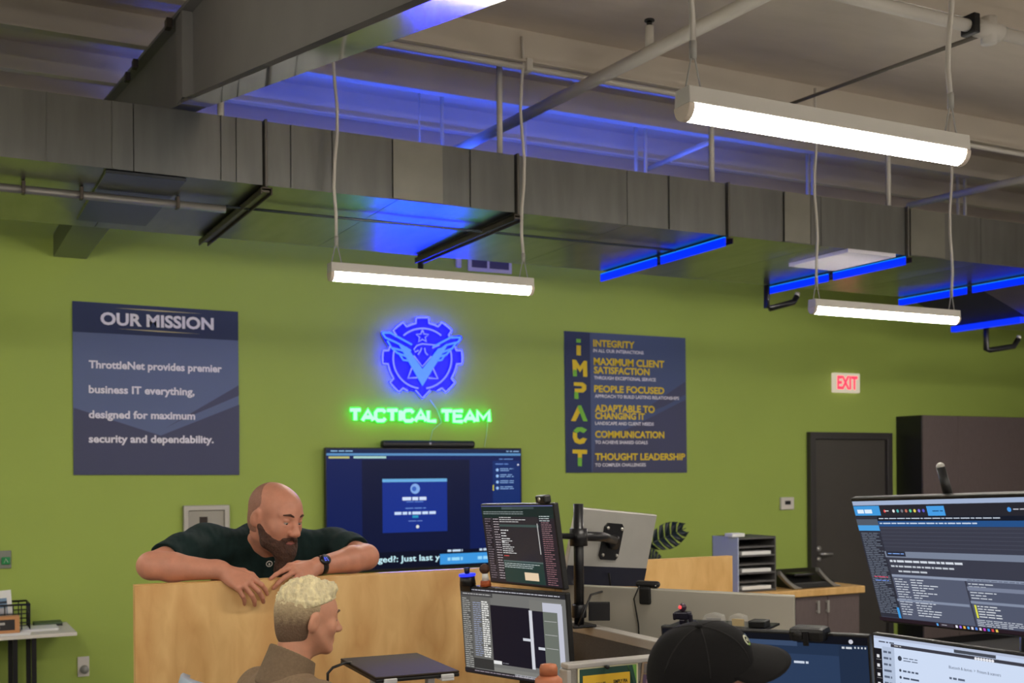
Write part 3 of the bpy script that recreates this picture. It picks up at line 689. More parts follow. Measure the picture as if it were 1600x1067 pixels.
# exit sign, thermostat, call plate, outlet, cabinet, vent
a = W(1304, 582, .05); c = W(1344, 614, .05)
ex = thing('exit_sign', ((a[0] + c[0]) / 2, D - .03, c[1]), 'white exit sign with red letters high on the green wall', 'exit sign')
MB().box(a[0], c[0], D - .05, D - .002, c[1], a[1]).build('housing', em((226, 212, 186), .8), ex, .006)
b = MB(); put_text(b, 'EXIT', a[0] + .035, c[0] - .035, c[1] + .032, (a[1] - c[1]) - .06, D - .0515, 0, None, .035, .001); b.build('letters', em((255, 40, 62), 3.0, (1, .022, .05)), ex)
a = W(1221, 777, .03); c = W(1241, 796, .03)
t = thing('thermostat', ((a[0] + c[0]) / 2, D - .02, c[1]), 'small white thermostat on the wall left of the dark door', 'thermostat')
MB().box(a[0], c[0], D - .03, D - .002, c[1], a[1]).build('case', M_white, t, .005); MB().box(a[0] + .045, c[0] - .045, D - .032, D - .0302, c[1] + .05, a[1] - .035).build('display', M_black, t)
a = W(-8, 861, .03); c = W(18, 888, .03)
t = thing('call_plate', ((a[0] + c[0]) / 2, D - .02, c[1]), 'grey wall plate with a green button at the left edge', 'switch')
MB().box(a[0], c[0], D - .012, D - .002, c[1], a[1]).build('plate', mat('stainless_plate', (128, 132, 122), .4, .5), t, .002)
p = W(9, 876, .02); MB().box(p[0] - .028, p[0] + .028, D - .03, D - .0122, p[1] - .026, p[1] + .026).build('button', mat('green_button', (20, 128, 70), .35), t, .004)
MB().tube([(p[0] - .012, D - .031, p[1] - .014), (p[0], D - .031, p[1] + .014), (p[0] + .014, D - .031, p[1] - .012)], .002, 5).build('symbol', M_white, t)
a = W(121.5, 1027, .02); c = W(140, 1056.5, .02)
t = thing('outlet_plate', ((a[0] + c[0]) / 2, D - .01, c[1]), 'white wall outlet with a round grey plug beneath the narrow table', 'outlet')
MB().box(a[0], c[0], D - .01, D - .001, c[1], a[1]).build('plate', M_white, t, .002); p = W(132, 1046, .02)
MB().cyl((p[0], D - .0102, p[1]), (p[0], D - .045, p[1]), .03, .027, 20).build('plug', mat('plug_grey', (146, 146, 140), .5), t)
a = W(286, 790, .03); c = W(359, 900, .03)
t = thing('wall_cabinet_box', ((a[0] + c[0]) / 2, D - .05, c[1]), 'grey metal recessed box with a dark slot behind the bearded man', 'cabinet')
M_box = mat('box_grey', (172, 168, 160), .4, .5)
MB().prism([(a[0], c[1]), (a[0], a[1]), (c[0], a[1]), (c[0], c[1]), (c[0] - .04, c[1]), (c[0] - .04, a[1] - .04), (a[0] + .04, a[1] - .04), (a[0] + .04, c[1])], D - .05, D - .002).build('frame', M_box, t, .006)
MB().box(a[0] + .03, c[0] - .03, D - .03, D - .002, c[1] + .001, a[1] - .03).build('door', mat('box_door', (150, 146, 138), .4, .4), t, .003)
p = W(318, 824, .03); MB().box(p[0] - .03, p[0] + .03, D - .034, D - .0301, p[1] - .1, p[1] + .08).build('window', mat('dark_window', (40, 30, 28), .25), t)
a = W(732, 404, .02); c = W(800, 428, .02)
t = thing('wall_vent', ((a[0] + c[0]) / 2, D - .01, c[1]), 'white-framed wall vent just below the duct above the emblem', 'vent')
M_vf = mat('vent_white', (206, 200, 222), .5)
b = MB().box(a[0], c[0], D - .02, D - .002, c[1], a[1] + .1); b.build('frame', M_vf, t, .003)
m_ = (a[0] + c[0]) / 2 - .02
for xa, xb in ((a[0] + .03, m_ - .012), (m_ + .012, c[0] - .03)): MB().box(xa, xb, D - .023, D - .0201, c[1] + .03, a[1] + .07).build('louvre', mat('vent_louvre', (72, 66, 96), .5), t)
q = W(718, 415, .02)
tag(MB().box(q[0] - .03, q[0] + .015, D - .03, D - .001, q[1] - .015, q[1] + .1).build('junction_box', M_vf, None, .004), 'small pale junction box left of the wall vent', 'junction box')
p = atY(657, 405, YK + .1)
tag(MB().cyl((p[0], p[1], 3.2), (p[0], p[1], 3.60), .02, seg=10).cyl((p[0], p[1], 3.60), (p[0], p[1], roof(p[1]) + .199), .008, seg=8, mi=1).build('support_post', [M_black2, M_white]), 'short black post behind the duct above the mid-room strip light', 'post')
# ------------------------------------------------------------------ cabinets, credenza and their things at the far right
def ratio_y(px, X): r = ray(px, 800); return X * r[1] / r[0]
cxl = W(1400, 700)[0]; cyf = ratio_y(1443, cxl); ctz = W(1400, 651)[1]
tc = thing('tall_cabinet', (cxl + 1.5, (cyf + D) / 2, 0), 'tall dark brown storage cabinet against the wall at the right edge', 'cabinet')
cxr = cxl + 2.9
MB().box(cxl, cxr, cyf + .022, D - .003, 0.002, ctz).build('body', M_darkside, tc, .002)
xs = [cxl] + [atY(px, 700, cyf)[0] for px in (1497,)] ; dw = xs[1] - xs[0]
for i in range(4):
    x0, x1 = cxl + i * (cxr - cxl) / 4 if i > 1 else (xs[0] if i == 0 else xs[1]), 0
    x0 = [xs[0], xs[1], xs[1] + 1.0, xs[1] + 1.75][i]; x1 = [xs[1], xs[1] + 1.0, xs[1] + 1.75, cxr][i]
    d = MB().box(x0 + .002, x1 - .002, cyf, cyf + .02, .08, ctz - .003).build('door', M_dark, tc, .002)
    hxx = x1 - .05 if i % 2 == 0 else x0 + .05
    MB().box(hxx - .006, hxx + .006, cyf - .03, cyf - .018, 1.0, 1.2).box(hxx - .006, hxx + .006, cyf - .019, cyf - .0005, 1.01, 1.022).box(hxx - .006, hxx + .006, cyf - .019, cyf - .0005, 1.178, 1.19).build('handle', M_chrome, d)

YC = 7.42
kx0 = atY(1010, 930, YC)[0]; kx1 = atY(1344, 925, YC)[0]; ktz = atY(1300, 918.5, YC - .03)[2]
cr = thing('credenza', ((kx0 + kx1) / 2, YC + .25, 0), 'low dark brown credenza under the wooden worktop', 'cabinet')
MB().box(kx0, kx1, YC + .02, YC + .5, .002, ktz - .062).build('body', M_dark, cr, .003)
pxs = [atY(p, 950, YC)[0] for p in (1243, 1293.5, 1343)]; w_ = pxs[1] - pxs[0]
edges = [(pxs[1], pxs[2]), (pxs[0], pxs[1])] + [(pxs[0] - (i + 1) * w_, pxs[0] - i * w_) for i in range(3)]
for i, (p, q) in enumerate(edges):
    d = MB().box(p + .003, q - .003, YC, YC + .019, .06, ktz - .07).build('door', M_dark, cr, .002)
    hxx = p + .05 - .03 if i % 2 == 0 else q - .07
    hxx = atY(1291 if i == 0 else 1276, 945, YC)[0] if i < 2 else hxx
    za, zb = atY(1280, 957, YC)[2], atY(1280, 938, YC)[2]
    MB().box(hxx - .009, hxx + .009, YC - .03, YC - .02, za, zb).box(hxx - .007, hxx + .007, YC - .021, YC - .0005, za + .005, za + .02).box(hxx - .007, hxx + .007, YC - .021, YC - .0005, zb - .02, zb - .005).build('handle', M_chrome, d)
tag(MB().box(kx0 - .02, kx1 + .03, YC - .03, YC + .52, ktz - .06, ktz).build('worktop', M_ply2, None, .006), 'wooden worktop lying on the low dark credenza', 'worktop')
# mail sorter
sx0, sz0 = atY(1153, 920, 7.47)[0], ktz; sx1 = atY(1213, 918, 7.47)[0]; sz1 = atY(1180, 838.5, 7.47)[2]
sy1 = min(ratio_y(1113, sx0), YC + .5)
ms = thing('mail_sorter', ((sx0 + sx1) / 2, 7.6, sz0), 'grey desktop mail sorter with six slots on the worktop', 'mail sorter')
M_sort = mat('sorter_side_sheen', (168, 176, 196), .45); M_sortf = mat('sorter_shelf_grey', (84, 82, 82), .5)  # pale blue-grey side has its reflected light put into the colour
z0 = sz0 + .001
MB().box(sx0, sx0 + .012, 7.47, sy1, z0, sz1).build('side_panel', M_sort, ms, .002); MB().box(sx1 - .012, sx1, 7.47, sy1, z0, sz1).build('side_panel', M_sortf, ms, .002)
MB().box(sx0, sx1, sy1 + .0005, sy1 + .006, z0, sz1).build('back_panel', M_darkside, ms)
nsh = 6
for i in range(nsh + 1):
    z = z0 + .012 + (sz1 - z0 - .024) * i / nsh
    MB().box(sx0 + .0125, sx1 - .0125, 7.472, sy1 - .001, z - .008, z + .006).build('shelf', M_sortf, ms)
for i, l in ((0, 'white papers in the bottom slot of the mail sorter'), (2, 'white papers in a middle slot of the mail sorter'), (4, 'white papers in an upper slot of the mail sorter')):
    z = z0 + .012 + (sz1 - z0 - .024) * i / nsh + .0065
    tag(MB().box(sx0 + .05, sx1 - .05, 7.475, sy1 - .03, z, z + .028).build('paper_stack', M_paper, None, .002), l, 'papers', 'papers in the mail sorter')
tag(MB().box(sx0 - .03, sx0 + .1, 7.5, 7.6, sz1 + .0005, sz1 + .03).build('small_box', M_paper, None, .004), 'small white box lying on top of the mail sorter', 'box')
# desk phone with curved grey sides
pa, pb = atY(1218, 915, 7.5), atY(1302, 914, 7.5)
ph = thing('desk_phone', ((pa[0] + pb[0]) / 2, 7.6, ktz), 'black desk phone with curved silver sides on the worktop', 'phone')
px0, px1 = pa[0], pb[0]
MB().prism([(7.45, ktz + .001), (7.78, ktz + .001), (7.78, ktz + .14), (7.70, ktz + .15), (7.46, ktz + .05)], px0 + .12, px1 - .02, M=MYZ).build('body', M_black, ph, .008)
def swoosh(x0, x1, k):
    n = 12; b = MB(); up = []; 
    for i in range(n + 1):
        t = i / n; up.append((x0 + (x1 - x0) * t, ktz + .012 + k * (1 - t) ** 1.6 + .0))
    low = [(x, max(ktz + .002, z - .035)) for x, z in up]
    b.prism(up + low[::-1], 7.45, 7.50); return b
swoosh(px0 - .03, px0 + .2, .15).build('side_arm', mat('silver_plastic', (150, 148, 144), .35, .4), ph, .004)
swoosh(px1 - .2, px1 + .04, .16).build('side_arm', mat('silver_plastic', (150, 148, 144)), ph, .004)
MB().box(px0 + .16, px1 - .2, 7.5, 7.62, ktz + .1, ktz + .125).build('handset', M_black2, ph, .01)
# plant behind the partition, on the worktop
M_leaf = mat('dark_leaf', (14, 28, 34), .35, var=.25, vscale=20); M_stem = mat('leaf_stem', (52, 70, 40), .5)
pc = atY(1035, 905, 7.62); pl = thing('potted_plant', (pc[0] - .12, 7.62, ktz), 'dark leafy split-leaf plant behind the wooden partition', 'plant')
bx = pc[0] - .12
MB().lathe([(.06, .001), (.09, .18), (.1, .2), (.09, .2), (.085, .17), (.01, .165)], (bx, 7.62, ktz), 20).build('pot', mat('pot_dark', (60, 58, 56), .5), pl)
def leaf(base, tip, wd, droop, seed):
    base = Vector([float(k) for k in base]); tip = Vector([float(k) for k in tip]); ax = tip - base; L = ax.length; ax.normalize()
    side = ax.cross(Vector((0.25, -1, .35))).normalized(); nrm = side.cross(ax); rr = random.Random(seed)
    b = MB(); n = 6
    def P(t, s): return base + ax * (L * t) + side * (s * wd) - nrm * (droop * (t * t + .5 * s * s) * L)
    mid = [P(t / 12, 0) for t in range(13)]
    for sgn in (-1, 1):
        for i in range(n):
            t0 = i / n * .92; t1 = t0 + .92 / n * .8; w0 = math.sin(math.pi * (.18 + .8 * t0)) ; w1 = math.sin(math.pi * (.18 + .8 * t1)); ext = .16
            vs = [P(t0, 0), P(t1, 0), P(t1 + ext * .6, sgn * .5 * w1 * .9), P(min(1.08, t1 + ext), sgn * .5 * w1), P(t0 + ext * .9, sgn * .5 * w0), P(t0 + ext * .35, sgn * .28 * w0)]
            b.add(vs, [[0, 1, 2, 5], [5, 2, 3, 4]] if sgn > 0 else [[0, 5, 2, 1], [5, 4, 3, 2]], 0, True)
    b.tube([p + nrm * .002 for p in mid], .004, 5)
    o = b.build('leaf', M_leaf, pl); m = o.modifiers.new('thick', 'SOLIDIFY'); m.thickness = .003
    MB().tube([(bx, 7.62, ktz + .16), ((bx * .6 + base.x * .4), 7.62, (ktz + base.z) / 2 + .08), base], .006, 6).build('stem', M_stem, pl)
leaf(atY(1010, 852, 7.6), atY(1075, 824, 7.55), .21, .12, 1)
leaf(atY(1003, 872, 7.5), atY(1036, 872, 7.45), .17, .3, 2)
leaf(atY(1000, 850, 7.7), atY(980, 835, 7.85), .26, .2, 3)

# ------------------------------------------------------------------ plywood partition
YP, ZP = 4.16, 1.40
x0 = atY(211, 1000, YP)[0]; x1 = atY(868, 1000, YP)[0]; x2 = atY(1145, 900, YP)[0]
def ply(xa, xb, l, m, yoff=0.0):
    t = thing('plywood_partition', ((xa + xb) / 2, YP + .02, 0), l, 'partition', 'plywood partitions')
    MB().box(xa, xb, YP, YP + .038, .002, ZP - .004).build('panel', m, t, .002)
    MB().box(xa, xb, YP + .0005, YP + .0375, ZP - .0038, ZP).build('edge_strip', M_ply2, t)
    for x in (xa + .15, xb - .15): MB().box(x - .03, x + .03, YP + .039, YP + .3, .003, .05).build('foot', M_black2, t, .004)
ply(x0, x1, 'wide plywood partition the bearded man leans over', M_ply)
ply(x1 + .004, x2, 'shorter pale wooden partition behind the monitors, right of the black pole', M_ply2)

# ------------------------------------------------------------------ narrow wall table at the left with its things
e = atY(120.5, 993, 8.14); TZt = atY(120.5, 987.5, 8.14)[2]; xr = e[0]; xl = xr - 1.4
st = thing('wall_table', (xr - .7, 8.4, 0), 'narrow white-topped table with black legs against the wall at left', 'table')
MB().box(xl, xr, 8.14, D - .01, e[2], TZt).build('tabletop', M_white, st, .003)
for px in (23.5, 53):
    x = atY(px, 1030, 8.2)[0]; MB().box(x - .015, x + .015, 8.18, 8.21, .001, e[2] - .001).build('leg', M_black2, st)
    MB().box(x - .015, x + .015, 8.62, 8.65, .001, e[2] - .001).build('leg', M_black2, st)
MB().box(xl + .05, xl + .08, 8.18, 8.21, .001, e[2] - .001).build('leg', M_black2, st)
zt = TZt + .001
def wx(px, Y): return atY(px, 980, Y)[0]
bk = thing('wire_basket', (wx(10, 8.45), 8.45, zt), 'black wire basket standing on the white wall table', 'basket')
ba, bb_ = wx(-60, 8.4), wx(46, 8.4); bh = atY(30, 944, 8.4)[2] - zt
b = MB(); 
for i in range(9):
    x = ba + (bb_ - ba) * i / 8
    for yy in (8.36, 8.62): b.cyl((x, yy, zt + .004), (x, yy, zt + bh), .004, seg=6)
for z in (zt + .006, zt + bh * .33, zt + bh * .66): b.tube([(ba, 8.36, z), (bb_, 8.36, z), (bb_, 8.62, z), (ba, 8.62, z)], .004, 6, closed=True)
for yy in (8.42, 8.5, 8.57): b.cyl((bb_, yy, zt + .004), (bb_, yy, zt + bh), .004, seg=6); b.cyl((ba, yy, zt + .005), (bb_, yy, zt + .005), .004, seg=6)
b.build('wire_mesh', M_black, bk); MB().tube([(ba, 8.36, zt + bh), (bb_, 8.36, zt + bh), (bb_, 8.62, zt + bh), (ba, 8.62, zt + bh)], .007, 8, closed=True).build('rim', M_black, bk)
fa, fb = wx(-22, 8.3), wx(24, 8.3); fz0, fz1 = zt + .1, atY(20, 928, 8.3)[2]
br_ = thing('brochure', ((fa + fb) / 2, 8.45, zt), 'white brochure with a blue picture leaning in the wire basket', 'brochure')
Mb = Matrix.Translation(((fa + fb) / 2, 8.43, zt + .012)) @ Matrix.Rotation(-.14, 4, 'X') @ Matrix.Rotation(-.06, 4, 'Y')
hw = (fb - fa) / 2; hh = fz1 - zt
MB().box(-hw, hw, 0, .012, 0, hh, M=Mb).build('cover', M_paper, br_)
b = MB().box(-hw + .02, hw - .03, -.002, -.0005, hh * .35, hh * .8, 0, Mb).box(hw - .09, hw - .035, -.003, -.0021, hh * .36, hh * .55, 1, Mb).box(-hw + .02, hw - .03, -.0032, -.0022, hh * .66, hh * .72, 2, Mb); b.build('picture', [mat('print_blue', (110, 140, 170), .6), mat('print_grey', (180, 180, 186), .6), mat('print_navy', (30, 44, 60), .6)], br_)
ca, cb = wx(-30, 8.22), wx(31, 8.22); ch = atY(20, 963, 8.22)[2] - zt
t = thing('card_box', ((ca + cb) / 2, 8.25, zt), 'orange cardboard box with a dark label in front of the basket', 'box')
MB().box(ca, cb, 8.22, 8.30, zt, zt + ch).build('box', mat('orange_card', (196, 140, 92), .7), t, .004)
MB().box(cb - .18, cb - .03, 8.2185, 8.2198, zt + .03, zt + ch - .02).box(cb - .16, cb - .09, 8.2175, 8.2183, zt + ch * .55, zt + ch * .68, 1).box(cb - .16, cb - .12, 8.2175, 8.2183, zt + ch * .35, zt + ch * .45, 1).build('label', [mat('label_dark', (38, 34, 36), .6), mat('label_text', (180, 176, 170), .6)], t)
for px, dy, l in ((66, .02, 'white sheets lying flat near the right end of the wall table'), (18, -.02, 'white sheets lying flat in front of the orange box')):
    q = wx(px, 8.2); o = MB()
    for k in range(3): o.box(q - .13 + .006 * k, q + .11 + .004 * k, 8.16 + .01 * k if px < 50 else 8.3 + .01 * k, 8.205 if px < 50 else 8.56, zt + .004 * k, zt + .004 * k + .0035)
    tag(o.build('paper_stack', M_paper), l, 'papers', 'papers on the wall table')
q = wx(52, 8.4); tag(MB().box(q + .02, q + .2, 8.55, 8.7, zt, zt + .012).box(q + .02, q + .2, 8.55, 8.7, zt + .013, zt + .024, 1).build('notebook', [M_black, mat('cover_green', (70, 90, 60), .6)]), 'dark notebook at the back of the wall table by the wall', 'notebook')

# ------------------------------------------------------------------ desks and grey dividers
M_desk = mat('desk_laminate', (176, 170, 160), .45)
def desk(xa, xb, ya, yb, l):
    t = thing('desk', ((xa + xb) / 2, (ya + yb) / 2, 0), l, 'desk', 'desks')
    MB().box(xa, xb, ya, yb, .71, .74).build('desktop', M_desk, t, .004)
    for x in (xa + .05, xb - .05):
        for y in (ya + .05, yb - .05): MB().box(x - .02, x + .02, y - .02, y + .02, .001, .7095).build('leg', M_black2, t)
desk(1.30, 2.155, 3.13, 4.12, 'desk below the stacked monitors of the blond man')
desk(2.29, 3.25, 3.13, 4.12, 'desk behind the grey divider')
desk(1.605, 2.75, 1.62, 2.99, 'desk below the big right monitors')
M_rail = mat('divider_rail', (188, 184, 178), .4, .2)
r0 = atZ(893, 972, 1.2); r1 = atZ(1040, 1000, 1.2)
xr_ = (r0[0] + r1[0]) / 2
dv = thing('divider', (xr_, (r0[1] + r1[1]) / 2, 0), 'grey fabric divider with a pale top rail behind the black cap', 'divider', 'grey desk dividers')
MB().box(xr_ - .022, xr_ + .022, 3.085, r0[1] + .02, .03, 1.165).build('fabric_panel', M_fabric, dv)
MB().box(xr_ - .028, xr_ + .028, 3.085, r0[1] + .03, 1.166, 1.2).build('top_rail', M_rail, dv, .004)
MB().box(xr_ - .03, xr_ + .03, 3.085, 3.125, .001, 1.164).build('end_post', M_rail, dv)
s0 = atZ(880, 1036, 1.19); s1 = atZ(1040, 1022, 1.19); yd = (s0[1] + s1[1]) / 2
dv2 = thing('divider', ((s0[0] + s1[0]) / 2, yd, 0), 'grey divider with a yellow certificate pinned to it', 'divider', 'grey desk dividers')
MB().box(s0[0] + .012, s1[0] + .1, yd - .018, yd + .018, .03, 1.172).build('fabric_panel', mat('divider_pale', (150, 146, 140), .9, var=.08, vscale=150), dv2)
MB().box(s0[0], s1[0] + .1, yd - .024, yd + .024, 1.173, 1.19).build('top_rail', M_rail, dv2, .004)
MB().box(s0[0] - .004, s0[0] + .0115, yd - .024, yd + .024, .001, 1.172).build('end_post', M_rail, dv2, .003)
yq = yd - .019
def PD(px, py): p = atY(px, py, yq); return p[0], p[2]
a = PD(902, 1041); c = PD(996, 1036); cw = c[0] - a[0]; zt_ = (a[1] + c[1]) / 2; zb_ = zt_ - cw * .77
ct = thing('certificate', ((a[0] + c[0]) / 2, yq, zb_), 'yellow certificate with green corners pinned to the grey divider', 'certificate')
b = MB(); X = lambda u: a[0] + cw * u; Z = lambda v: zt_ - cw * .77 * v
b.box(X(0), X(1), yq - .0025, yq - .0005, Z(1), Z(0)); b.box(X(.03), X(.97), yq - .003, yq - .0026, Z(.96), Z(.04), 2); b.box(X(.08), X(.86), yq - .0038, yq - .0031, Z(.9), Z(.16), 1)
b.prism([(X(.82), Z(.04)), (X(.97), Z(.04)), (X(.97), Z(.5))], yq - .0045, yq - .0039, 3); b.prism([(X(.83), Z(.04)), (X(.9), Z(.04)), (X(.97), Z(.4)), (X(.97), Z(.62))], yq - .005, yq - .0046, 2)
b.build('sheet', [mat('cream_card', (226, 222, 180), .6), mat('certificate_yellow', (238, 192, 48), .6), mat('certificate_green', (34, 74, 62), .6), mat('certificate_bright_green', (110, 168, 70), .6)], ct)
b = MB(); put_text(b, 'SIMPLY AUTOMATE', X(.11), X(.45), Z(.37), cw * .052, yq - .0042, 0, None, .03); put_text(b, 'SIMPLY PIA', X(.58), X(.82), Z(.35), cw * .052, yq - .0042, 0, None, .03)
b.build('lettering', M_black, ct)
p = atY(945, 1041, yq); MB().cyl((p[0], yq - .0046, p[2]), (p[0], yq - .018, p[2]), .005, .007, 10).build('push_pin', M_black, ct)
p = PD(1003, 1031); p2 = PD(1030, 1027)
b = MB(); Mk = Matrix.Translation((p[0], yq - .004, p[1])) @ Matrix.Rotation(.12, 4, 'Y')
b.box(0, .085, 0, .003, -.13, 0, 0, Mk).box(.008, .077, -.0012, -.0002, -.122, -.045, 1, Mk).box(.008, .077, -.0012, -.0002, -.04, -.01, 2, Mk).box(.02, .06, -.002, -.0013, -.11, -.06, 3, Mk)
tag(b.build('photo_card', [mat('card_tan', (150, 128, 104), .6), mat('card_purple', (92, 72, 98), .6), mat('card_grey', (120, 112, 108), .6), mat('card_pink', (150, 120, 140), .6)]), 'small purple picture card beside the yellow certificate', 'card')

# ------------------------------------------------------------------ monitors
def MM(c, yw, t, r): return Matrix.Translation(c) @ Matrix.Rotation(math.radians(yw), 4, 'Z') @ Matrix.Rotation(math.radians(t), 4, 'X') @ Matrix.Rotation(math.radians(r), 4, 'Y')
def monitor(c, yw, t, r, w, h, label, group, back=False, stand=True, mback=None, chin=.012, name='monitor'):
    th_ = thing(name, (c[0], c[1], .741 if stand else c[2]), label, 'monitor', group)
    M = MM(c, yw, t, r); s = -1 if back else 1
    b = MB(); b.box(-w / 2, w / 2, 0 if s > 0 else -.022, .022 if s > 0 else 0, -h / 2, h / 2, 0, M)
    b.build('housing', mback or M_black, th_, .004)
    if not back:
        b = MB(); b.prism([(-w * .3, -h * .36), (w * .3, -h * .36), (w * .26, h * .3), (-w * .26, h * .3)], .0225, .045, 0, M); b.build('back_bulge', mback or M_black, th_, .008)
    else:
        b = MB(); b.box(-w / 2 + .008, w / 2 - .008, .0002, .001, -h / 2 + .01, h / 2 - .008, 0, M); b.build('screen', em((30, 40, 60), .6), th_)
    if stand:
        f = M @ Vector((0, .035 if s > 0 else -.035, -h * .1)); B = M.to_3x3() @ Vector((0, 1 if s > 0 else -1, 0)); B.z = 0; B.normalize()
        q = f + B * .03
        MB().box(-.03, .03, -.012, .012, 0.012, q.z - .741, M=Matrix.Translation((q.x, q.y, .741)) @ Matrix.Rotation(math.radians(yw), 4, 'Z')).build('stand_neck', M_black2, th_, .004)
        MB().box(-.13, .13, -.13 if s > 0 else -.04, .05 if s > 0 else .13, 0, .0115, M=Matrix.Translation((q.x, q.y, .7415)) @ Matrix.Rotation(math.radians(yw), 4, 'Z')).build('stand_base', M_black2, th_, .004)
        if s < 0:
            MB().cyl(f, f + B * .03, .03, seg=16).build('hinge', M_black2, th_)
    return th_, M
# upper monitor of the stack
m1, M1 = monitor((1.904, 3.643, 1.523), -85.7, 7.3, -1.4, .497, .299, 'upper tilted monitor of the stack, dark chat window on screen', 'monitors facing the room', stand=False)
S = Scr(.485, .285, M1, 0, 11); D0 = (38, 34, 40)
S.rect(0, 0, 1, 1, D0); S.rect(0, .0, 1, .16, (26, 42, 40)); S.rect(.3, .02, .6, .05, (70, 84, 84)); S.rect(.45, .02, .75, .045, (62, 76, 74)); S.rect(0, 0, 1, .012, (96, 100, 150))
S.rows(.02, .07, .6, .12, 2, (150, 160, 160), 1); S.rows(.03, .16, .12, .96, 26, (120, 108, 116), .7); S.rows(.16, .16, .24, .96, 24, (170, 160, 165), .9)
S.rect(.14, .14, .145, .96, (70, 66, 72)); S.rect(.25, .14, .8, .97, (44, 42, 46)); S.rect(.25, .24, .8, .27, (60, 78, 76)); S.rows(.26, .14, .75, .22, 3, (200, 200, 200), .6)
S.rows(.26, .3, .4, .48, 5, (220, 220, 220), .5); S.rows(.26, .44, .45, .62, 7, (220, 220, 220), .8); S.rows(.27, .63, .34, .66, 1, (220, 80, 80), 1)
S.rect(.25, .7, .8, .98, (36, 58, 54)); S.rect(.25, .7, .8, .72, (80, 96, 94)); S.rows(.26, .73, .75, .8, 3, (190, 200, 200), 1); S.rect(.53, .84, .72, .94, (226, 202, 170))
S.rows(.84, .2, .97, .4, 8, (150, 116, 122), .9); S.rows(.84, .4, .97, .98, 22, (146, 104, 112), .9); S.rows(.83, .12, .97, .2, 3, (190, 200, 200), .8); S.rect(.79, .22, .8, .6, (190, 190, 190))
S.build(m1)
# lower monitor of the stack
m2, M2 = monitor((1.842, 3.58, 1.215), -72.7, 4.3, -.6, .532, .323, 'lower monitor of the stack with grey windows on screen', 'monitors facing the room')
S = Scr(.52, .31, M2, 0, 12)
S.rect(0, 0, 1, 1, (112, 112, 110)); S.rect(0, 0, 1, .05, (40, 40, 44)); S.rows(.02, .01, .98, .04, 1, (190, 190, 200), 1); S.rect(0, .05, .32, .1, (70, 70, 72)); S.rows(.02, .06, .3, .09, 1, (180, 180, 180), .9)
S.rect(.0, .1, .1, .97, (84, 84, 82)); S.rows(.01, .12, .09, .95, 34, (176, 176, 172), .8); S.rect(.1, .1, .3, .82, (100, 100, 98)); S.rows(.12, .16, .2, .8, 26, (150, 160, 190), .9); S.rows(.21, .14, .28, .8, 26, (226, 226, 222), .9, 1, .6)
S.rect(.1, .82, .3, .94, (52, 52, 52)); S.rect(.3, .18, .68, .86, (24, 22, 34)); S.rect(.3, .82, .38, .86, (226, 226, 226)); S.rows(.39, .83, .45, .85, 1, (140, 140, 150), 1); S.rect(.67, .2, .7, .86, (206, 208, 216)); S.rect(.7, .2, .8, .84, (28, 26, 40))
S.rect(.6, .52, .68, .55, (200, 204, 212)); S.rect(.74, .6, .8, .63, (200, 204, 212)); S.rect(.68, .08, .97, .2, (118, 118, 114)); S.rect(.8, .2, .93, .86, (106, 112, 104)); S.rect(.81, .3, .92, .305, (190, 190, 190)); S.rect(.81, .45, .92, .455, (190, 190, 190)); S.rect(.81, .6, .92, .605, (190, 190, 190))
S.rect(.93, .12, .975, .9, (190, 192, 206)); S.rect(.8, .1, .97, .2, (190, 192, 206)); S.rect(.3, .9, 1, .95, (124, 124, 120)); S.rect(0, .95, 1, 1, (36, 34, 38)); S.rows(.1, .96, .98, .99, 1, (150, 140, 150), 1); S.rect(.5, .945, .8, .97, (170, 170, 176)); S.rows(.5, .948, .8, .968, 1, (40, 40, 44), 1)
S.build(m2)
# silver-backed monitor on the pole
m3, M3 = monitor((2.48, 3.976, 1.475), 18.4, 10.7, 5.2, .513, .309, 'silver-backed monitor seen from behind, mounted on the black pole', 'monitors seen from behind', back=True, stand=False, mback=M_alu)
MB().box(-.255, .255, -.0235, -.0222, -.153, -.075, 0, M3).build('lower_back_panel', mat('dark_blue_back', (26, 28, 44), .3), m3, label='dark lower back panel')
# wide monitor seen from behind
m4, M4 = monitor((2.582, 3.652, 1.145), -48.4, 7.9, 1.1, .90, .38, 'wide grey monitor seen from behind, below the silver-backed one', 'monitors seen from behind', back=True, mback=mat('warm_grey_back', (196, 192, 180), .3, .45))
# monitors around the cap
m5, M5 = monitor((2.049, 2.491, 1.167), -63.5, 4.1, -1.8, .61, .36, 'dark blue monitor right behind the black cap', 'monitors facing the room')
S = Scr(.598, .345, M5, 0, 15)
S.rect(0, 0, 1, 1, (34, 50, 76)); S.rect(0, 0, 1, .06, (14, 16, 24)); S.rect(.28, .05, .68, .09, (56, 74, 104)); S.rect(.3, .15, .87, .97, (42, 60, 90)); S.rect(.87, .06, 1, 1, (32, 46, 70)); S.disc(.927, .035, .006, (200, 200, 210))
S.rows(.885, .07, .93, .09, 1, (200, 206, 214), 1, 1, .8); 
for u in (.945, .96, .975, .99): S.rect(u - .004, .072, u + .003, .086, (200, 206, 214))
S.rows(.66, .2, .75, .22, 1, (200, 210, 226), 1, 1, .9); S.rect(.02, .03, .05, .05, (200, 200, 200)); S.build(m5)
m6, M6 = monitor((2.399, 2.108, 1.148), -86.7, 3.0, -.4, .61, .36, 'lower right monitor with a pale settings window', 'monitors facing the room')
S = Scr(.598, .346, M6, 0, 16)
S.rect(0, 0, 1, 1, (196, 210, 236)); S.rect(0, 0, 1, .02, (180, 190, 214)); S.rect(0, .1, .045, 1, (24, 24, 30))
for i in range(8): S.rect(.014, .15 + i * .075, .03, .175 + i * .075, (220, 220, 224)); S.rows(.01, .185 + i * .075, .04, .195 + i * .075, 1, (150, 150, 154), 1)
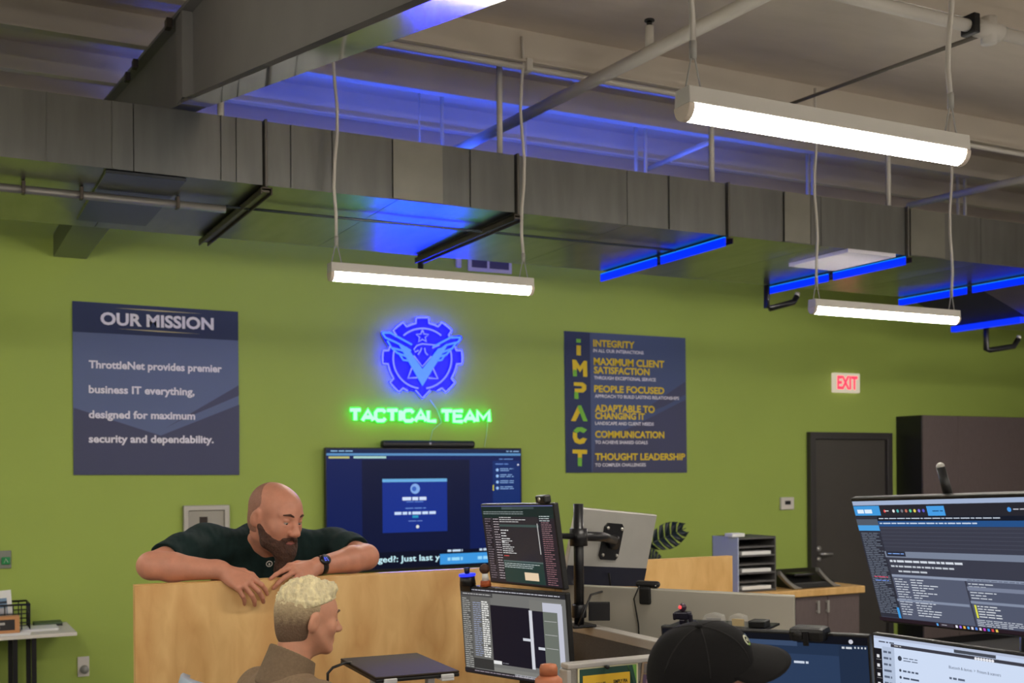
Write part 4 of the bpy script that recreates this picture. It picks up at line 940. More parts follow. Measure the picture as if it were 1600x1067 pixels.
S.rows(.03, .03, .12, .06, 1, (70, 76, 90), 1); S.rect(.1, .05, .8, .075, (60, 60, 70)); S.rows(.12, .055, .16, .07, 1, (220, 220, 220), 1); S.rect(.05, .08, .12, 1, (178, 192, 216)); S.rows(.055, .1, .1, .8, 14, (90, 100, 120), .9)
S.rect(.12, .075, 1, 1, (206, 220, 244)); S.disc(.15, .155, .007, (60, 66, 80)); S.rows(.17, .14, .25, .18, 2, (80, 90, 110), 1)
for i in range(7): S.disc(.15, .25 + i * .055, .004, (60, 66, 80)); S.rows(.165, .24 + i * .055, .27, .26 + i * .055, 1, (70, 80, 100), .7, 1, .7)
S.rect(.45, .02, .66, .045, (70, 74, 84))
for i in range(7): S.disc(.56 + i * .014, .065, .004, (230, 230, 236))
S.text('Bluetooth & devices  >  Printers & scanners', .42, .17, .68, .022, (60, 70, 92), 1, .0)
S.rows(.42, .23, .5, .25, 1, (90, 100, 120), 1, 1, .8); S.rect(.43, .26, .98, .262, (180, 196, 222)); S.disc(.435, .3, .004, (60, 66, 80)); S.rows(.45, .29, .72, .31, 1, (70, 80, 100), 1, 1, .8); S.disc(.435, .36, .004, (60, 66, 80)); S.rows(.45, .35, .54, .37, 1, (70, 80, 100), 1, 1, .8)
S.rect(.83, .29, .9, .33, (40, 100, 190)); S.text('Add device', .84, .316, .89, .014, (230, 236, 246), 1, 0); S.build(m6)
m7, M7 = monitor((2.341, 2.115, 1.539), -92.7, 15.8, -2.2, .61, .365, 'upper right monitor with a dark work-ticket window', 'monitors facing the room', stand=False)
S = Scr(.6, .345, M7, 0, 17)
S.rect(0, 0, 1, 1, (58, 60, 74)); S.rect(0, 0, 1, .035, (160, 176, 206)); S.rect(0, .035, 1, .13, (38, 38, 46)); S.rect(0, .04, .17, .12, (64, 152, 220)); S.text('Halo', .02, .095, .06, .03, (230, 240, 250), 1, .02) if False else S.rows(.02, .06, .12, .1, 1, (220, 236, 250), 1, 1, .8)
for i, c in enumerate(((220, 60, 60), (230, 230, 230), (80, 180, 180), (120, 120, 130), (190, 110, 90), (90, 200, 160), (230, 210, 90), (130, 110, 220), (90, 90, 200))): S.disc(.2 + i * .026 + (.03 if i else 0), .085, .0045, c)
S.rows(.2, .075, .225, .095, 1, (220, 220, 220), 1); S.rect(.46, .05, .56, .125, (70, 156, 226)); S.rows(.49, .08, .55, .1, 1, (20, 50, 90), 1); S.disc(.9, .085, .006, (70, 150, 230)); S.rows(.92, .075, .99, .095, 1, (200, 200, 210), 1)
S.rect(.14, .13, 1, .165, (20, 26, 40)); S.rows(.15, .135, .98, .158, 1, (190, 200, 216), 1); S.rect(.14, .165, 1, .21, (36, 80, 136)); S.rows(.15, .172, .98, .2, 1, (200, 214, 232), .8)
S.rect(0, .13, .14, .97, (46, 48, 60)); S.rect(0, .15, .14, .2, (80, 90, 104)); S.rect(.0, .2, .14, .245, (74, 160, 226)); S.rows(.01, .26, .13, .94, 46, (120, 130, 146), .9); S.rows(.03, .62, .12, .64, 1, (220, 60, 90), 1); S.rows(.03, .65, .12, .67, 1, (90, 130, 220), 1); S.rect(.125, .88, .14, .97, (60, 150, 220))
for i in range(6): S.rect(.145, .22 + i * .03, 1, .223 + i * .03, (76, 80, 96))
S.rect(.14, .41, 1, .46, (120, 130, 150)); S.rect(.15, .41, .27, .45, (40, 44, 60)); S.rows(.16, .42, .26, .44, 1, (130, 170, 240), 1); S.rows(.16, .475, .6, .5, 1, (210, 216, 226), 1, 1, .7); S.rows(.16, .52, .55, .54, 1, (190, 196, 206), 1, 1, .7); S.rows(.2, .56, .45, .58, 1, (190, 196, 206), .8, 1, .7)
S.rect(.15, .6, .58, .97, (84, 90, 110)); S.rect(.59, .6, 1, .97, (80, 86, 106)); S.rect(.15, .6, 1, .62, (140, 150, 172)); S.rows(.16, .63, .24, .94, 15, (200, 206, 216), .9); S.rows(.26, .63, .42, .94, 15, (210, 216, 226), .6)
S.rows(.6, .605, .98, .618, 1, (60, 66, 84), 1); S.rows(.6, .63, .74, .76, 6, (200, 206, 216), .8); S.rect(.59, .66, 1, .69, (120, 128, 150)); S.rect(.59, .77, 1, .79, (130, 140, 162)); S.rows(.62, .8, .74, .9, 5, (220, 224, 230), 1); S.rect(.605, .8, .615, .9, (220, 220, 70)); S.rows(.6, .91, .84, .965, 4, (210, 216, 226), .9); S.rect(.15, .8, .58, .82, (130, 140, 162))
S.rect(0, .97, 1, 1, (38, 26, 34)); S.rect(.36, .975, .37, .995, (90, 170, 240)); S.rect(.38, .972, .46, .998, (60, 54, 64)); S.rows(.39, .978, .42, .99, 1, (190, 190, 200), 1)
for i, c in enumerate(((230, 230, 240), (150, 110, 230), (230, 180, 80), (80, 160, 230), (220, 220, 230), (90, 140, 230), (220, 210, 220), (190, 70, 190), (60, 140, 220), (210, 70, 70), (230, 200, 90))): S.rect(.47 + i * .022, .975, .482 + i * .022, .995, c)
S.build(m7)

# pole with arms for the stacked monitor and the silver-backed one
px_, py_ = 2.2, 3.735; zt_ = atD(905, 787, 4.33)[2]
ar = thing('monitor_stand', (px_, py_, 1.2), 'black monitor pole standing on the end of the grey divider', 'monitor arm')
MB().cyl((px_, py_, 1.212), (px_, py_, zt_), .019, seg=20).build('pole', M_black2, ar)
MB().box(px_ - .05, px_ + .05, py_ - .045, py_ + .045, 1.2005, 1.2118).build('clamp_base', M_black2, ar, .003)
b = MB().cyl((px_, py_, 1.505), (px_, py_, 1.57), .034, seg=20)
b.build('collar', M_black2, ar)
f3 = M3 @ Vector((-.02, -.024, 0.035)); MB().tube([(px_ + .02, py_ + .01, 1.54), ((px_ + f3.x) / 2 + .02, (py_ + f3.y) / 2 - .03, 1.53), f3 + Vector((0, -.02, 0))], .018, 10).build('arm', M_black2, ar)
b = MB(); b.prism([(-.06, -.06), (-.045, -.075), (.045, -.075), (.06, -.06), (.06, .06), (.045, .075), (-.045, .075), (-.06, .06)], -.006, 0, 0, M3 @ Matrix.Translation((-.02, -.0237, .03)))
for a_ in (-1, 1):
    for c_ in (-1, 1): b.cyl((a_ * .045 - .02, -.03, c_ * .055 + .03), (a_ * .045 - .02, -.036, c_ * .055 + .03), .007, seg=8, mi=1, M=M3)
b.cyl((-.02, -.03, .03), (-.02, -.05, .03), .03, seg=16, M=M3)
b.build('mounting_plate', [M_black2, M_chrome], ar)
f1 = M1 @ Vector((0.05, .046, 0.03)); MB().tube([(px_ - .02, py_, 1.54), f1], .011, 10).build('arm', M_black2, ar)
b = MB().box(.035, .115, -.02, .0, -.035, .035, 0, Matrix.Translation((px_, py_, 1.26)) @ Matrix.Rotation(-.5, 4, 'Z')).cyl((px_, py_, 1.235), (px_, py_, 1.285), .028, seg=16); b.build('spare_bracket', M_black2, ar, .003)
q = M3 @ Vector((.0, -.03, -.1))
tag(MB().tube([q, q + Vector((-.01, -.03, -.06)), (px_ + .04, py_ - .02, 1.32), (px_ - .01, py_ - .05, 1.26), (px_ - .03, py_ - .04, 1.205)], .0045, 8).build('cable', M_black), 'thin black cable hanging from the silver-backed monitor to the divider', 'cable')
# pole behind the right-hand monitors
pr_ = thing('monitor_pole', (2.57, 2.06, .741), 'black pole carrying the upper right monitor', 'monitor arm')
MB().cyl((2.57, 2.06, .75), (2.57, 2.06, 1.56), .02, seg=18).build('pole', M_black2, pr_)
MB().cyl((2.57, 2.06, .7415), (2.57, 2.06, .75), .055, seg=24).build('pole_base', M_black2, pr_)
f7 = M7 @ Vector((.03, .047, 0)); MB().tube([(2.57, 2.06, 1.53), f7], .022, 10).build('arm', M_black2, pr_)

# webcams and little things on the monitors
def webcam(M, u, top, w, name, label, clip_front=True):
    t = thing(name, M @ Vector((u, 0, top)), label, 'webcam', 'webcams on monitors'); return t
t = webcam(M1, .185, .15, .05, 'webcam', 'tiny black webcam on the upper stacked monitor')
MB().box(.155, .215, -.012, .018, .1496, .178, 0, M1).build('body', M_black, t, .006); MB().cyl((.185, -.0125, .165), (.185, -.015, .165), .007, seg=12, M=M1).build('lens', M_chrome, t)
t = webcam(M2, -.225, .1616, .05, 'webcam', 'webcam with a glowing blue ring on the lower stacked monitor')
MB().cyl((-.225, .005, .162), (-.225, .005, .195), .03, .027, 18, M=M2).box(-.25, -.2, -.008, .0, .14, .168, 0, M2).build('body', M_black, t)
MB().cyl((-.225, .005, .1952), (-.225, .005, .203), .031, seg=18, M=M2).build('ring', em((50, 60, 255), 1.2), t); MB().cyl((-.225, .005, .204), (-.225, .005, .225), .009, .012, 10, M=M2).build('stalk', M_black, t)
fg = thing('figurine', M2 @ Vector((-.135, .01, .1618)), 'tiny brown-haired figurine on the lower stacked monitor', 'figurine')
MB().lathe([(.016, 0), (.018, .014), (.012, .018)], (0, 0, 0), 12).build('tmp', M_black) if False else None
MB().cyl((-.135, .01, .1622), (-.135, .01, .182), .02, .018, 14, M=M2).build('base', mat('figurine_orange', (176, 84, 40), .5), fg)
MB().cyl((-.135, .01, .1822), (-.135, .01, .208), .013, .011, 12, M=M2).build('body', M_paper, fg); MB().ball((-.135, .01, .224), .019, 14, 0, M2).build('hair', mat('figurine_brown', (74, 44, 30), .6), fg)
t = webcam(M4, -.05, .19, .1, 'webcam', 'black webcam clipped on the wide monitor seen from behind')
u4 = -.105
MB().box(u4 - .047, u4 + .047, -.02, .012, .1915, .216, 0, M4).build('body', M_black, t, .01); MB().box(u4 - .028, u4 + .018, -.04, -.0225, .13, .2, 0, M4).build('clip', M_black, t, .008)
MB().cyl((u4 + .034, -.0205, .203), (u4 + .034, -.022, .203), .003, seg=8, M=M4).build('led', M_chrome, t)
tag(MB().tube([M4 @ Vector(p) for p in ((u4 - .03, -.02, .2), (u4 - .05, -.03, .15), (u4 - .035, -.028, .05), (u4 - .03, -.03, -.12))], .003, 6).build('cable', M_black), 'thin black cable of the webcam hanging down the wide grey monitor', 'cable')
t = webcam(M5, .2, .18, .1, 'webcam', 'broad black webcam on the dark blue monitor, right of the cap')
MB().box(.095, .195, -.03, .03, .158, .197, 0, M5).build('body', M_black, t, .012); MB().cyl((.125, -.0302, .178), (.125, -.034, .178), .012, seg=16, M=M5).build('lens', M_darkside, t); MB().box(.138, .154, -.034, -.0301, .15, .19, 0, M5).build('clip', M_black2, t, .003)
MB().box(-.3, .0, .0225, .14, .168, .174, 0, M5).build('top_shelf', M_black2, m5)
fg = thing('figurine', M5 @ Vector((-.26, .06, .175)), 'small dark robot figurine with a red eye above the cap', 'figurine')
b = MB().box(-.272, -.252, .05, .07, .1746, .19, 0, M5).box(-.285, -.24, .045, .075, .19, .212, 0, M5).box(-.292, -.284, .05, .065, .186, .208, 0, M5).box(-.241, -.232, .05, .065, .18, .206, 0, M5); b.build('body', mat('robot_dark', (26, 22, 40), .35, .3), fg, .004)
MB().ball((-.262, .06, .224), (.012, .012, .013), 12, 0, M5).build('head', mat('robot_head', (60, 40, 56), .35), fg); MB().ball((-.264, .049, .226), .006, 8, 0, M5).build('eye', em((255, 90, 90), 1.0), fg)
M_clear = mat('clear_plastic', (232, 232, 230), .12, alpha=.14)
for u, w__, l in ((-.165, .07, 'clear plastic bag standing behind the cap, next to the robot figurine'), (-.09, .06, 'clear blister pack with a yellow label standing behind the cap')):
    t = thing('plastic_pack', M5 @ Vector((u, .06, .175)), l, 'plastic pack'); MB().prism([(u - w__ / 2, .1745), (u + w__ / 2, .1745), (u + w__ / 2 - .006, .205), (u, .212), (u - w__ / 2 + .01, .206)], .05, .075, 0, M5).build('shell', M_clear, t, .003)
    MB().box(u - w__ / 2 + .012, u + w__ / 2 - .012, .06, .064, .176, .196, 0, M5).build('contents', mat('pack_yellow', (196, 170, 110), .5) if u > -.1 else mat('pack_grey', (150, 148, 146), .5), t)
tag(MB().box(-.055, -.005, .05, .09, .1745, .194, 0, M5).build('small_black_box', M_black, None, .003), 'small black box standing behind the cap', 'box')
t = thing('antenna', M7 @ Vector((.0, .03, .18)), 'black stick antenna with a pale tip behind the upper right monitor', 'antenna')
za = M7.inverted() @ Vector(atD(1541, 768, 2.98)); zb = M7.inverted() @ Vector(atD(1530, 706, 2.98)); za.y = zb.y = .034
MB().tube([M7 @ za, M7 @ zb], [.0125, .011], 14).build('rod', M_black, t); MB().ball(M7 @ zb, .0112, 12).build('tip', M_grey, t); MB().box(za.x - .03, za.x + .03, .0225, .045, .15, max(za.z, .16) + .006, 0, M7).build('mount', M_black, t, .004)

# laptop on its riser, terracotta bottle
zl = 1.18; L = [atZ(*p, zl) for p in ((542, 1027), (666, 1019.5), (703, 1047.6), (576, 1060))]
cx_, cy_ = sum(p[0] for p in L) / 4, sum(p[1] for p in L) / 4
u_ = (L[1] - L[0] + L[2] - L[3]) / 2; v_ = (L[1] - L[2] + L[0] - L[3]) / 2; lw, ld = np.linalg.norm(u_), np.linalg.norm(v_)
ML = Matrix.Translation((cx_, cy_, zl)) @ Matrix.Rotation(math.atan2(u_[1], u_[0]), 4, 'Z')
lt = thing('laptop', (cx_, cy_, zl - .018), 'closed dark brown laptop lying on a white riser', 'laptop')
MB().box(-lw / 2, lw / 2, -ld / 2, ld / 2, -.007, 0, 0, ML).build('lid', mat('laptop_brown', (50, 41, 33), .65, 0, spec=.2), lt, .003)
MB().box(-lw / 2, lw / 2, -ld / 2, ld / 2, -.018, -.0072, 0, ML).build('base', M_black, lt, .003)
ri = thing('laptop_riser', (cx_, cy_, .741), 'white laptop riser under the closed laptop', 'laptop stand')
M_wp = mat('white_plastic', (206, 206, 208), .4)
for s in (-1, 1):
    MB().box(s * .09 - .02, s * .09 + .02, -ld / 2 - .014, ld / 2 - .03, -.026, -.0185, 0, ML).box(s * .09 - .02, s * .09 + .02, -ld / 2 - .014, -ld / 2 - .004, -.0185, -.006, 0, ML).build('arm', M_wp, ri, .002)
    MB().box(s * .09 - .012, s * .09 + .012, -.06, -.03, .7525 - zl, -.0265, 0, ML).build('leg', M_wp, ri, .003)
MB().box(-.12, .12, -.12, .08, .7412 - zl, .752 - zl, 0, ML).build('base', M_wp, ri, .003)
e0 = ML @ Vector((-lw / 2, .03, -.012)); e0 = Vector(atD(549, 1036, np.dot(L[0] - C0, FW) - .02))
tag(MB().tube([e0 + Vector((.02, 0, 0)), Vector(atD(538, 1036, 3.6)), Vector(atD(520, 1043, 3.6)), Vector(atD(512, 1052, 3.58)), Vector(atD(512, 1075, 3.6)), (1.36, 3.5, .80), (1.42, 3.6, .7435)], .0045, 8).build('cable', M_black), 'black cable plugged into the closed laptop', 'cable')
bt = atD(857, 1037, 3.40)
bo = thing('bottle', (bt[0], bt[1], .741), 'terracotta bottle in front of the lower stacked monitor', 'bottle')
hb_ = bt[2] - .741; M_tc = mat('terracotta', (186, 112, 76), .5, var=.06, vscale=30)
MB().lathe([(.03, .001), (.04, .01), (.042, hb_ - .07), (.04, hb_ - .045), (.027, hb_ - .034)], (bt[0], bt[1], .741), 28).build('body', M_tc, bo)
MB().lathe([(.0265, hb_ - .033), (.027, hb_ - .012), (.023, hb_ - .002), (.01, hb_)], (bt[0], bt[1], .741), 24).build('cap', M_tc, bo)

# office chairs
def chair(x, y, a, zs, l, col, back_z):
    t = thing('office_chair', (x, y, 0), l, 'chair', 'office chairs'); M = Matrix.Translation((x, y, 0)) @ Matrix.Rotation(a, 4, 'Z')   # faces local +y
    MB().box(-.24, .24, -.22, .24, zs - .07, zs, 0, M).build('seat', M_black, t, .03)
    n = 10; vs = []; 
    pts = [(.24 * math.sin(-1.1 + 2.2 * k / n), -.30 + .11 * (1 - math.cos(-1.1 + 2.2 * k / n)) * 1.0) for k in range(n + 1)]
    b = MB()
    vs = [(p[0], p[1], z) for z in (zs + .12, back_z - .03, back_z) for p in pts] ; vs = [(v[0] * (1 if v[2] < back_z else .9), v[1], v[2]) for v in vs]
    b.add(vs, [(r_ * (n + 1) + k, r_ * (n + 1) + k + 1, (r_ + 1) * (n + 1) + k + 1, (r_ + 1) * (n + 1) + k) for r_ in range(2) for k in range(n)], 0, True, M)
    o = b.build('backrest', col, t); m = o.modifiers.new('thick', 'SOLIDIFY'); m.thickness = .025
    MB().box(-.03, .03, -.32, -.29, zs - .05, zs + .2, 0, M).box(-.03, .03, -.31, -.1, zs - .09, zs - .0705, 0, M).build('back_bracket', M_black2, t, .004)
    MB().cyl((x, y, .12), (x, y, zs - .07), .03, seg=14).build('gas_lift', M_chrome, t)
    b = MB()
    for k in range(5): c_ = math.cos(k * 1.2566); s_ = math.sin(k * 1.2566); b.cyl((x, y, .12), (x + .3 * c_, y + .3 * s_, .075), .025, .018, 8)
    b.build('star_base', M_black2, t)
    for k in range(5):
        c_ = math.cos(k * 1.2566); s_ = math.sin(k * 1.2566); MB().cyl((x + .3 * c_ - .02 * s_, y + .3 * s_ + .02 * c_, .03), (x + .3 * c_ + .02 * s_, y + .3 * s_ - .02 * c_, .03), .029, seg=12).build('caster', M_black, t)
# ------------------------------------------------------------------ people
from mathutils.bvhtree import BVHTree
def skinmat(name, rgb):
    m = mat(name, rgb, .5, var=.07, vscale=30, bump=.04, bscale=220, spec=.4)
    b = m.node_tree.nodes['Principled BSDF']; b.inputs['Subsurface Weight'].default_value = .15; b.inputs['Subsurface Radius'].default_value = (.012, .005, .003); b.inputs['Subsurface Scale'].default_value = .5
    return m
M_skin1 = skinmat('skin_ruddy', (196, 136, 112)); M_skin2 = skinmat('skin_fair', (206, 148, 120)); M_skin3 = skinmat('skin_light', (204, 150, 124))
M_eye = mat('eye_white', (168, 156, 148), .2); M_iris = mat('eye_iris', (40, 46, 50), .15); M_lip = mat('lip', (150, 86, 80), .5)
TOCAM = -FW
def head(sd, c, M, s):
    P = lambda x, y, z: np.array(c) + M @ (np.array([x, y, z]) * s)
    sd.ell(P(0, -.018, .035), np.array([.076, .098, .086]) * s, M, .0)
    sd.ell(P(0, .03, .03), np.array([.064, .068, .07]) * s, M, .03 * s)
    sd.ell(P(0, .028, -.04), np.array([.0625, .064, .079]) * s, M, .03 * s)
    for q in (-1, 1):
        sd.cap(P(q * .056, .0, -.03), P(q * .03, .068, -.092), .018 * s, .016 * s, .02 * s)      # jaw
        sd.ell(P(q * .042, .062, -.022), np.array([.022, .018, .022]) * s, M, .03 * s)              # cheekbone
        sd.cap(P(q * .012, .088, .028), P(q * .046, .072, .03), .0095 * s, .009 * s, .012 * s)    # brow
        sd.ell(P(q * .031, .101, .008), np.array([.0165, .016, .0105]) * s, M, .012 * s, True)     # eye socket
        sd.ell(P(q * .031, .0785, .0125), np.array([.0158, .0152, .0098]) * s, M, .002 * s)       # upper lid
        sd.ell(P(q * .031, .0785, -.0045), np.array([.0152, .0149, .0076]) * s, M, .002 * s)      # lower lid
        sd.ell(P(q * .0785, -.012, -.004), np.array([.010, .022, .034]) * s, M @ np.array([[1, 0, 0], [0, .97, .24], [0, -.24, .97]]) @ np.array([[.94, q * -.34, 0], [q * .34, .94, 0], [0, 0, 1]]), .006 * s)
        sd.ell(P(q * .0915, -.004, -.002), np.array([.008, .010, .017]) * s, M, .005 * s, True)
        sd.ell(P(q * .0125, .104, -.031), np.array([.009, .011, .0085]) * s, M, .008 * s)          # nostril wing
        sd.ell(P(q * .006, .113, -.0395), np.array([.0042, .005, .004]) * s, M, .003 * s, True)
    sd.cap(P(0, .09, .02), P(0, .113, -.024), .0085 * s, .0115 * s, .012 * s)                      # nose
    sd.ell(P(0, .117, -.027), np.array([.0115, .0105, .010]) * s, M, .008 * s)
    sd.cap(P(-.02, .083, -.056), P(.02, .083, -.056), .0085 * s, None, .010 * s)
    sd.cap(P(-.017, .083, -.068), P(.017, .083, -.068), .009 * s, None, .010 * s)
    sd.cap(P(-.022, .097, -.062), P(.022, .097, -.062), .0025 * s, None, .003 * s, True)
    sd.ell(P(0, .076, -.096), np.array([.023, .018, .019]) * s, M, .018 * s)                       # chin
def eyes(c, M, s, parent, brow, look=(0, 1, -.15)):
    P = lambda x, y, z: np.array(c) + M @ (np.array([x, y, z]) * s)
    b = MB(); e = MB()
    for q in (-1, 1):
        b.ball(P(q * .031, .0785, .0055), .0128 * s, 14, 0)
        d = M @ np.array(look); d /= np.linalg.norm(d); b.ball(P(q * .031, .0785, .0055) + d * .0085 * s, .0056 * s, 10, 1)
        e.tube([P(q * .012, .097, .029), P(q * .03, .097, .036), P(q * .05, .082, .031)], [.0035 * s, .0042 * s, .002 * s], 8)
    b.build('eyes', [M_eye, M_iris], parent); e.build('eyebrows', brow, parent)
def hand(sd, w, d, n, side, curl, spread=.12, s=1.0, thumb=True, roll=0.0):
    w = np.array(w, float); y = np.array(d, float); y /= np.linalg.norm(y); z = np.array(n, float); z -= y * (z @ y); z /= np.linalg.norm(z); x = np.cross(y, z) * side
    P = lambda a: w + (x * a[0] + y * a[1] + z * a[2]) * s
    fx = [.031, .011, -.010, -.030]; fy = [.090, .095, .090, .080]; LN = [(.043, .026, .022), (.047, .030, .023), (.043, .028, .022), (.034, .021, .019)]; RR = [.0098, .0100, .0096, .0086]
    sd.ell(P((0, .045, -.004)), np.array([.038, .05, .0155]) * s, np.stack([x, y, z], 1), .012)
    sd.cap(P((0, -.03, 0)), P((0, .02, -.001)), .026 * s, .024 * s, .02)
    for i in range(4):
        sd.cap(P((fx[i] * .5, .015, 0)), P((fx[i], fy[i], .001)), .013 * s, .0118 * s, .01)
        a = spread * (1.5 - i) / 1.5; dx, dy = math.sin(a), math.cos(a); p = np.array([fx[i], fy[i], .001]); t = 0
        for j in range(3):
            t += math.radians(curl[i][j]); q = p + LN[i][j] * np.array([dx * math.cos(t), dy * math.cos(t), -math.sin(t)])
            sd.cap(P(p), P(q), RR[i] * s * (1 - .1 * j), RR[i] * s * (.92 - .1 * j), .004); p = q
    if thumb:
        T = [(.02, .015, -.006), (.044, .045, -.014), (.053, .075, -.02), (.05, .101, -.026)]
        for (a, b), r in zip(zip(T[:-1], T[1:]), (.0155, .0118, .0102)): sd.cap(P(a), P(b), r * s, r * s * .88, .008)
def nails(w, d, n, side, curl, spread, s, parent): pass
def lower_body(parent, hips, knees, ankles, m_t, facing, hip_r=.13):
    pts = [hips, *knees, *ankles]; lo = np.min(pts, 0) - .25; hi = np.max(pts, 0) + .25; sd = SDF(lo, hi, .014)
    f = np.array(facing, float); f /= np.linalg.norm(f); r = np.array([f[1], -f[0], 0])
    sd.ell(np.array(hips), (hip_r * 1.3, hip_r * 1.3, hip_r * 1.15), None, .02)
    for q, k, a in zip((1, -1), knees, ankles):
        sd.cap(np.array(hips) + r * q * .09, k, .085, .062, .04); sd.cap(k, a, .062, .045, .03)
    sculpt('trousers', sd, m_t, parent)
    for a in ankles:
        a = np.array(a); sd = SDF(a - .3, a + .3, .01); sd.cap(a + [0, 0, -.045], a + f * .15 + [0, 0, -.055], .042, .036, .02); sd.cap(a, a + [0, 0, -.03], .045, .045, .02); sd.cut((a[0], a[1], .002), (0, 0, -1))
        sculpt('shoe', sd, M_black, parent)
M_jean = mat('dark_trousers', (40, 42, 52), .8, var=.1, vscale=60)

# --- bearded man leaning on the partition
def unit(v): v = np.array(v, float); return v / np.linalg.norm(v)
hc = atY(430, 809, 4.37)
c1 = math.radians(56); f1 = unit(unit([TOCAM[0], TOCAM[1], 0]) * math.cos(c1) + RT * math.sin(c1) + np.array([0, 0, -.26]))
H1 = frame(f1, (0.05, 0, 1)); hs = 1.10
ER, WR = atY(236, 884, 4.25), atY(346, 893, 4.185); EL, WL = atY(572, 870, 4.27), atY(497, 887, 4.19)
ER[2] = max(ER[2], ZP + .052); EL[2] = max(EL[2], ZP + .052); WR[2] = ZP + .036; WL[2] = ZP + .036
SR_, SL_ = atY(322, 848, 4.50), atY(522, 853, 4.53); NB = atY(420, 836, 4.475); CH = (SR_ + SL_) / 2
p1 = thing('person', (CH[0], 4.62, 0), 'bald bearded person in a dark green shirt leaning on the partition', 'person', 'people')
sd = SDF(np.array([ER[0] - .1, 4.02, 1.0]), np.array([EL[0] + .1, 4.75, 1.95]), .0035)
head(sd, hc, H1, hs)
hp_ = lambda x, y, z: np.array(hc) + H1 @ (np.array([x, y, z]) * hs)
sd.cap(hp_(0, -.03, -.06), NB + [0, .02, -.05], .061, .068, .03)
sd.ell(CH + [0, .06, -.12], (.16, .09, .18), None, .03)
for S_, E_, W_ in ((SR_, ER, WR), (SL_, EL, WL)):
    sd.cap(NB + [0, .03, -.06], S_, .05, .055, .03); sd.cap(S_, E_, .056, .047, .02)
    mid = E_ + (W_ - E_) * .3; sd.cap(E_, mid, .047, .051, .02); sd.cap(mid, W_, .051, .032, .02)
KR = atY(386, 913, 4.115); KL = atY(455, 899, 4.118)
hand(sd, WR + unit(KR - WR) * .012, KR - WR, (-.25, -.68, .72), -1, [(30, 28, 18), (34, 30, 18), (38, 30, 20), (42, 30, 20)], .2, 1.06)
hand(sd, WL + unit(KL - WL) * .012, KL - WL, (.25, -.62, .75), 1, [(18, 18, 14), (26, 24, 16), (32, 28, 18), (36, 30, 20)], .16, 1.06)
sculpt('body', sd, M_skin1, p1)
M_beard = mat('dark_beard', (70, 44, 32), .8, var=.35, vscale=90, bump=.5, bscale=160)
eyes(hc, H1, hs, p1, M_beard, (.0, 1, -.35))
b = MB(); b.tube([hp_(-.02, .0925, -.066), hp_(0, .097, -.067), hp_(.02, .0925, -.066)], [.003, .0055, .003], 8); b.build('lips', M_lip, p1)
sd = SDF(np.array(hc) - .24, np.array(hc) + .2, .0035)
for q in (-1, 1):
    sd.cap(hp_(q * .069, .004, -.026), hp_(q * .056, .04, -.075), .012, .026, .012); sd.cap(hp_(q * .052, .045, -.062), hp_(q * .034, .074, -.082), .022, .02, .012); sd.cap(hp_(q * .056, .04, -.075), hp_(q * .022, .078, -.104), .019, .026, .016)
    sd.cap(hp_(q * .004, .1, -.049), hp_(q * .027, .088, -.056), .0065, .007, .006); sd.cap(hp_(q * .027, .088, -.056), hp_(q * .033, .078, -.088), .008, .016, .01)
sd.cap(hp_(0, .082, -.098), hp_(0, .085, -.165), .036, .03, .02); sd.cap(hp_(0, .085, -.165), hp_(0, .07, -.2), .03, .012, .02)
sculpt('beard', sd, M_beard, p1, disp=lambda V: (nz(V, 60)[:, None] * .004 + nz(V, 160, 3)[:, None] * .002) * unit([.2, -1, -.2]))
sd = SDF(np.array(hc) - .2, np.array(hc) + .2, .0035)
sd.ell(hp_(0, -.018, .035), np.array([.0768, .0988, .0868]) * hs, H1, 0); sd.ell(hp_(0, -.02, -.02), np.array([.0705, .088, .07]) * hs, H1, .02)
sd.cut(hp_(0, .012, .03), H1 @ np.array([0, .8, .55])); sd.cut(hp_(0, 0, -.075), H1 @ np.array([0, .2, -1]))
sd.ell(hp_(.08, .0, -.01), np.array([.03, .024, .036]) * hs, H1, .004, True); sd.ell(hp_(-.08, .0, -.01), np.array([.03, .024, .036]) * hs, H1, .004, True)
sculpt('hair', sd, mat('shaved_hair', (150, 106, 88), .7, var=.12, vscale=120), p1)
M_shirt = mat('dark_green_shirt', (22, 40, 40), .85, var=.12, vscale=70, bump=.06, bscale=300, spec=.2)
sd = SDF(np.array([ER[0] - .12, 4.1, .85]), np.array([EL[0] + .12, 4.95, 1.85]), .006)
sd.ell(CH + [0, .07, -.13], (.225, .145, .23), None, 0); sd.ell(CH + [0, .14, -.42], (.215, .16, .3), None, .08)
for S_, E_ in ((SR_, ER), (SL_, EL)):
    sd.cap(NB + [0, .035, -.055], S_ + [0, .01, -.01], .064, .076, .05); e_ = S_ + (E_ - S_) * .84
    sd.cap(S_ + [0, .01, -.01], S_ + (E_ - S_) * .45, .078, .073, .05); sd.cap(S_ + (E_ - S_) * .45, e_, .073, .066, .02); sd.cut(e_ + unit(E_ - S_) * .012, unit(E_ - S_)) if False else None
for S_, E_ in ((SR_, ER), (SL_, EL)): sd.cap(S_ + (E_ - S_) * .93, E_ + (E_ - S_) * .4, .085, .12, .006, True)
sd.cap(NB + [0, .0, .0], hp_(0, -.03, -.02), .070, .075, .006, True); sd.ell(hp_(0, .06, -.13), np.array([.06, .05, .05]), None, .01, True)
def wrinkle(V):
    a = nz(V * [1, 1, 2.2], 9); bq = nz(V * [3, 1, 1], 16, 5); return (a[:, None] * .008 + bq[:, None] * .005) * unit([0, -1, .35])
shirt = sculpt('shirt', sd, M_shirt, p1, disp=wrinkle)
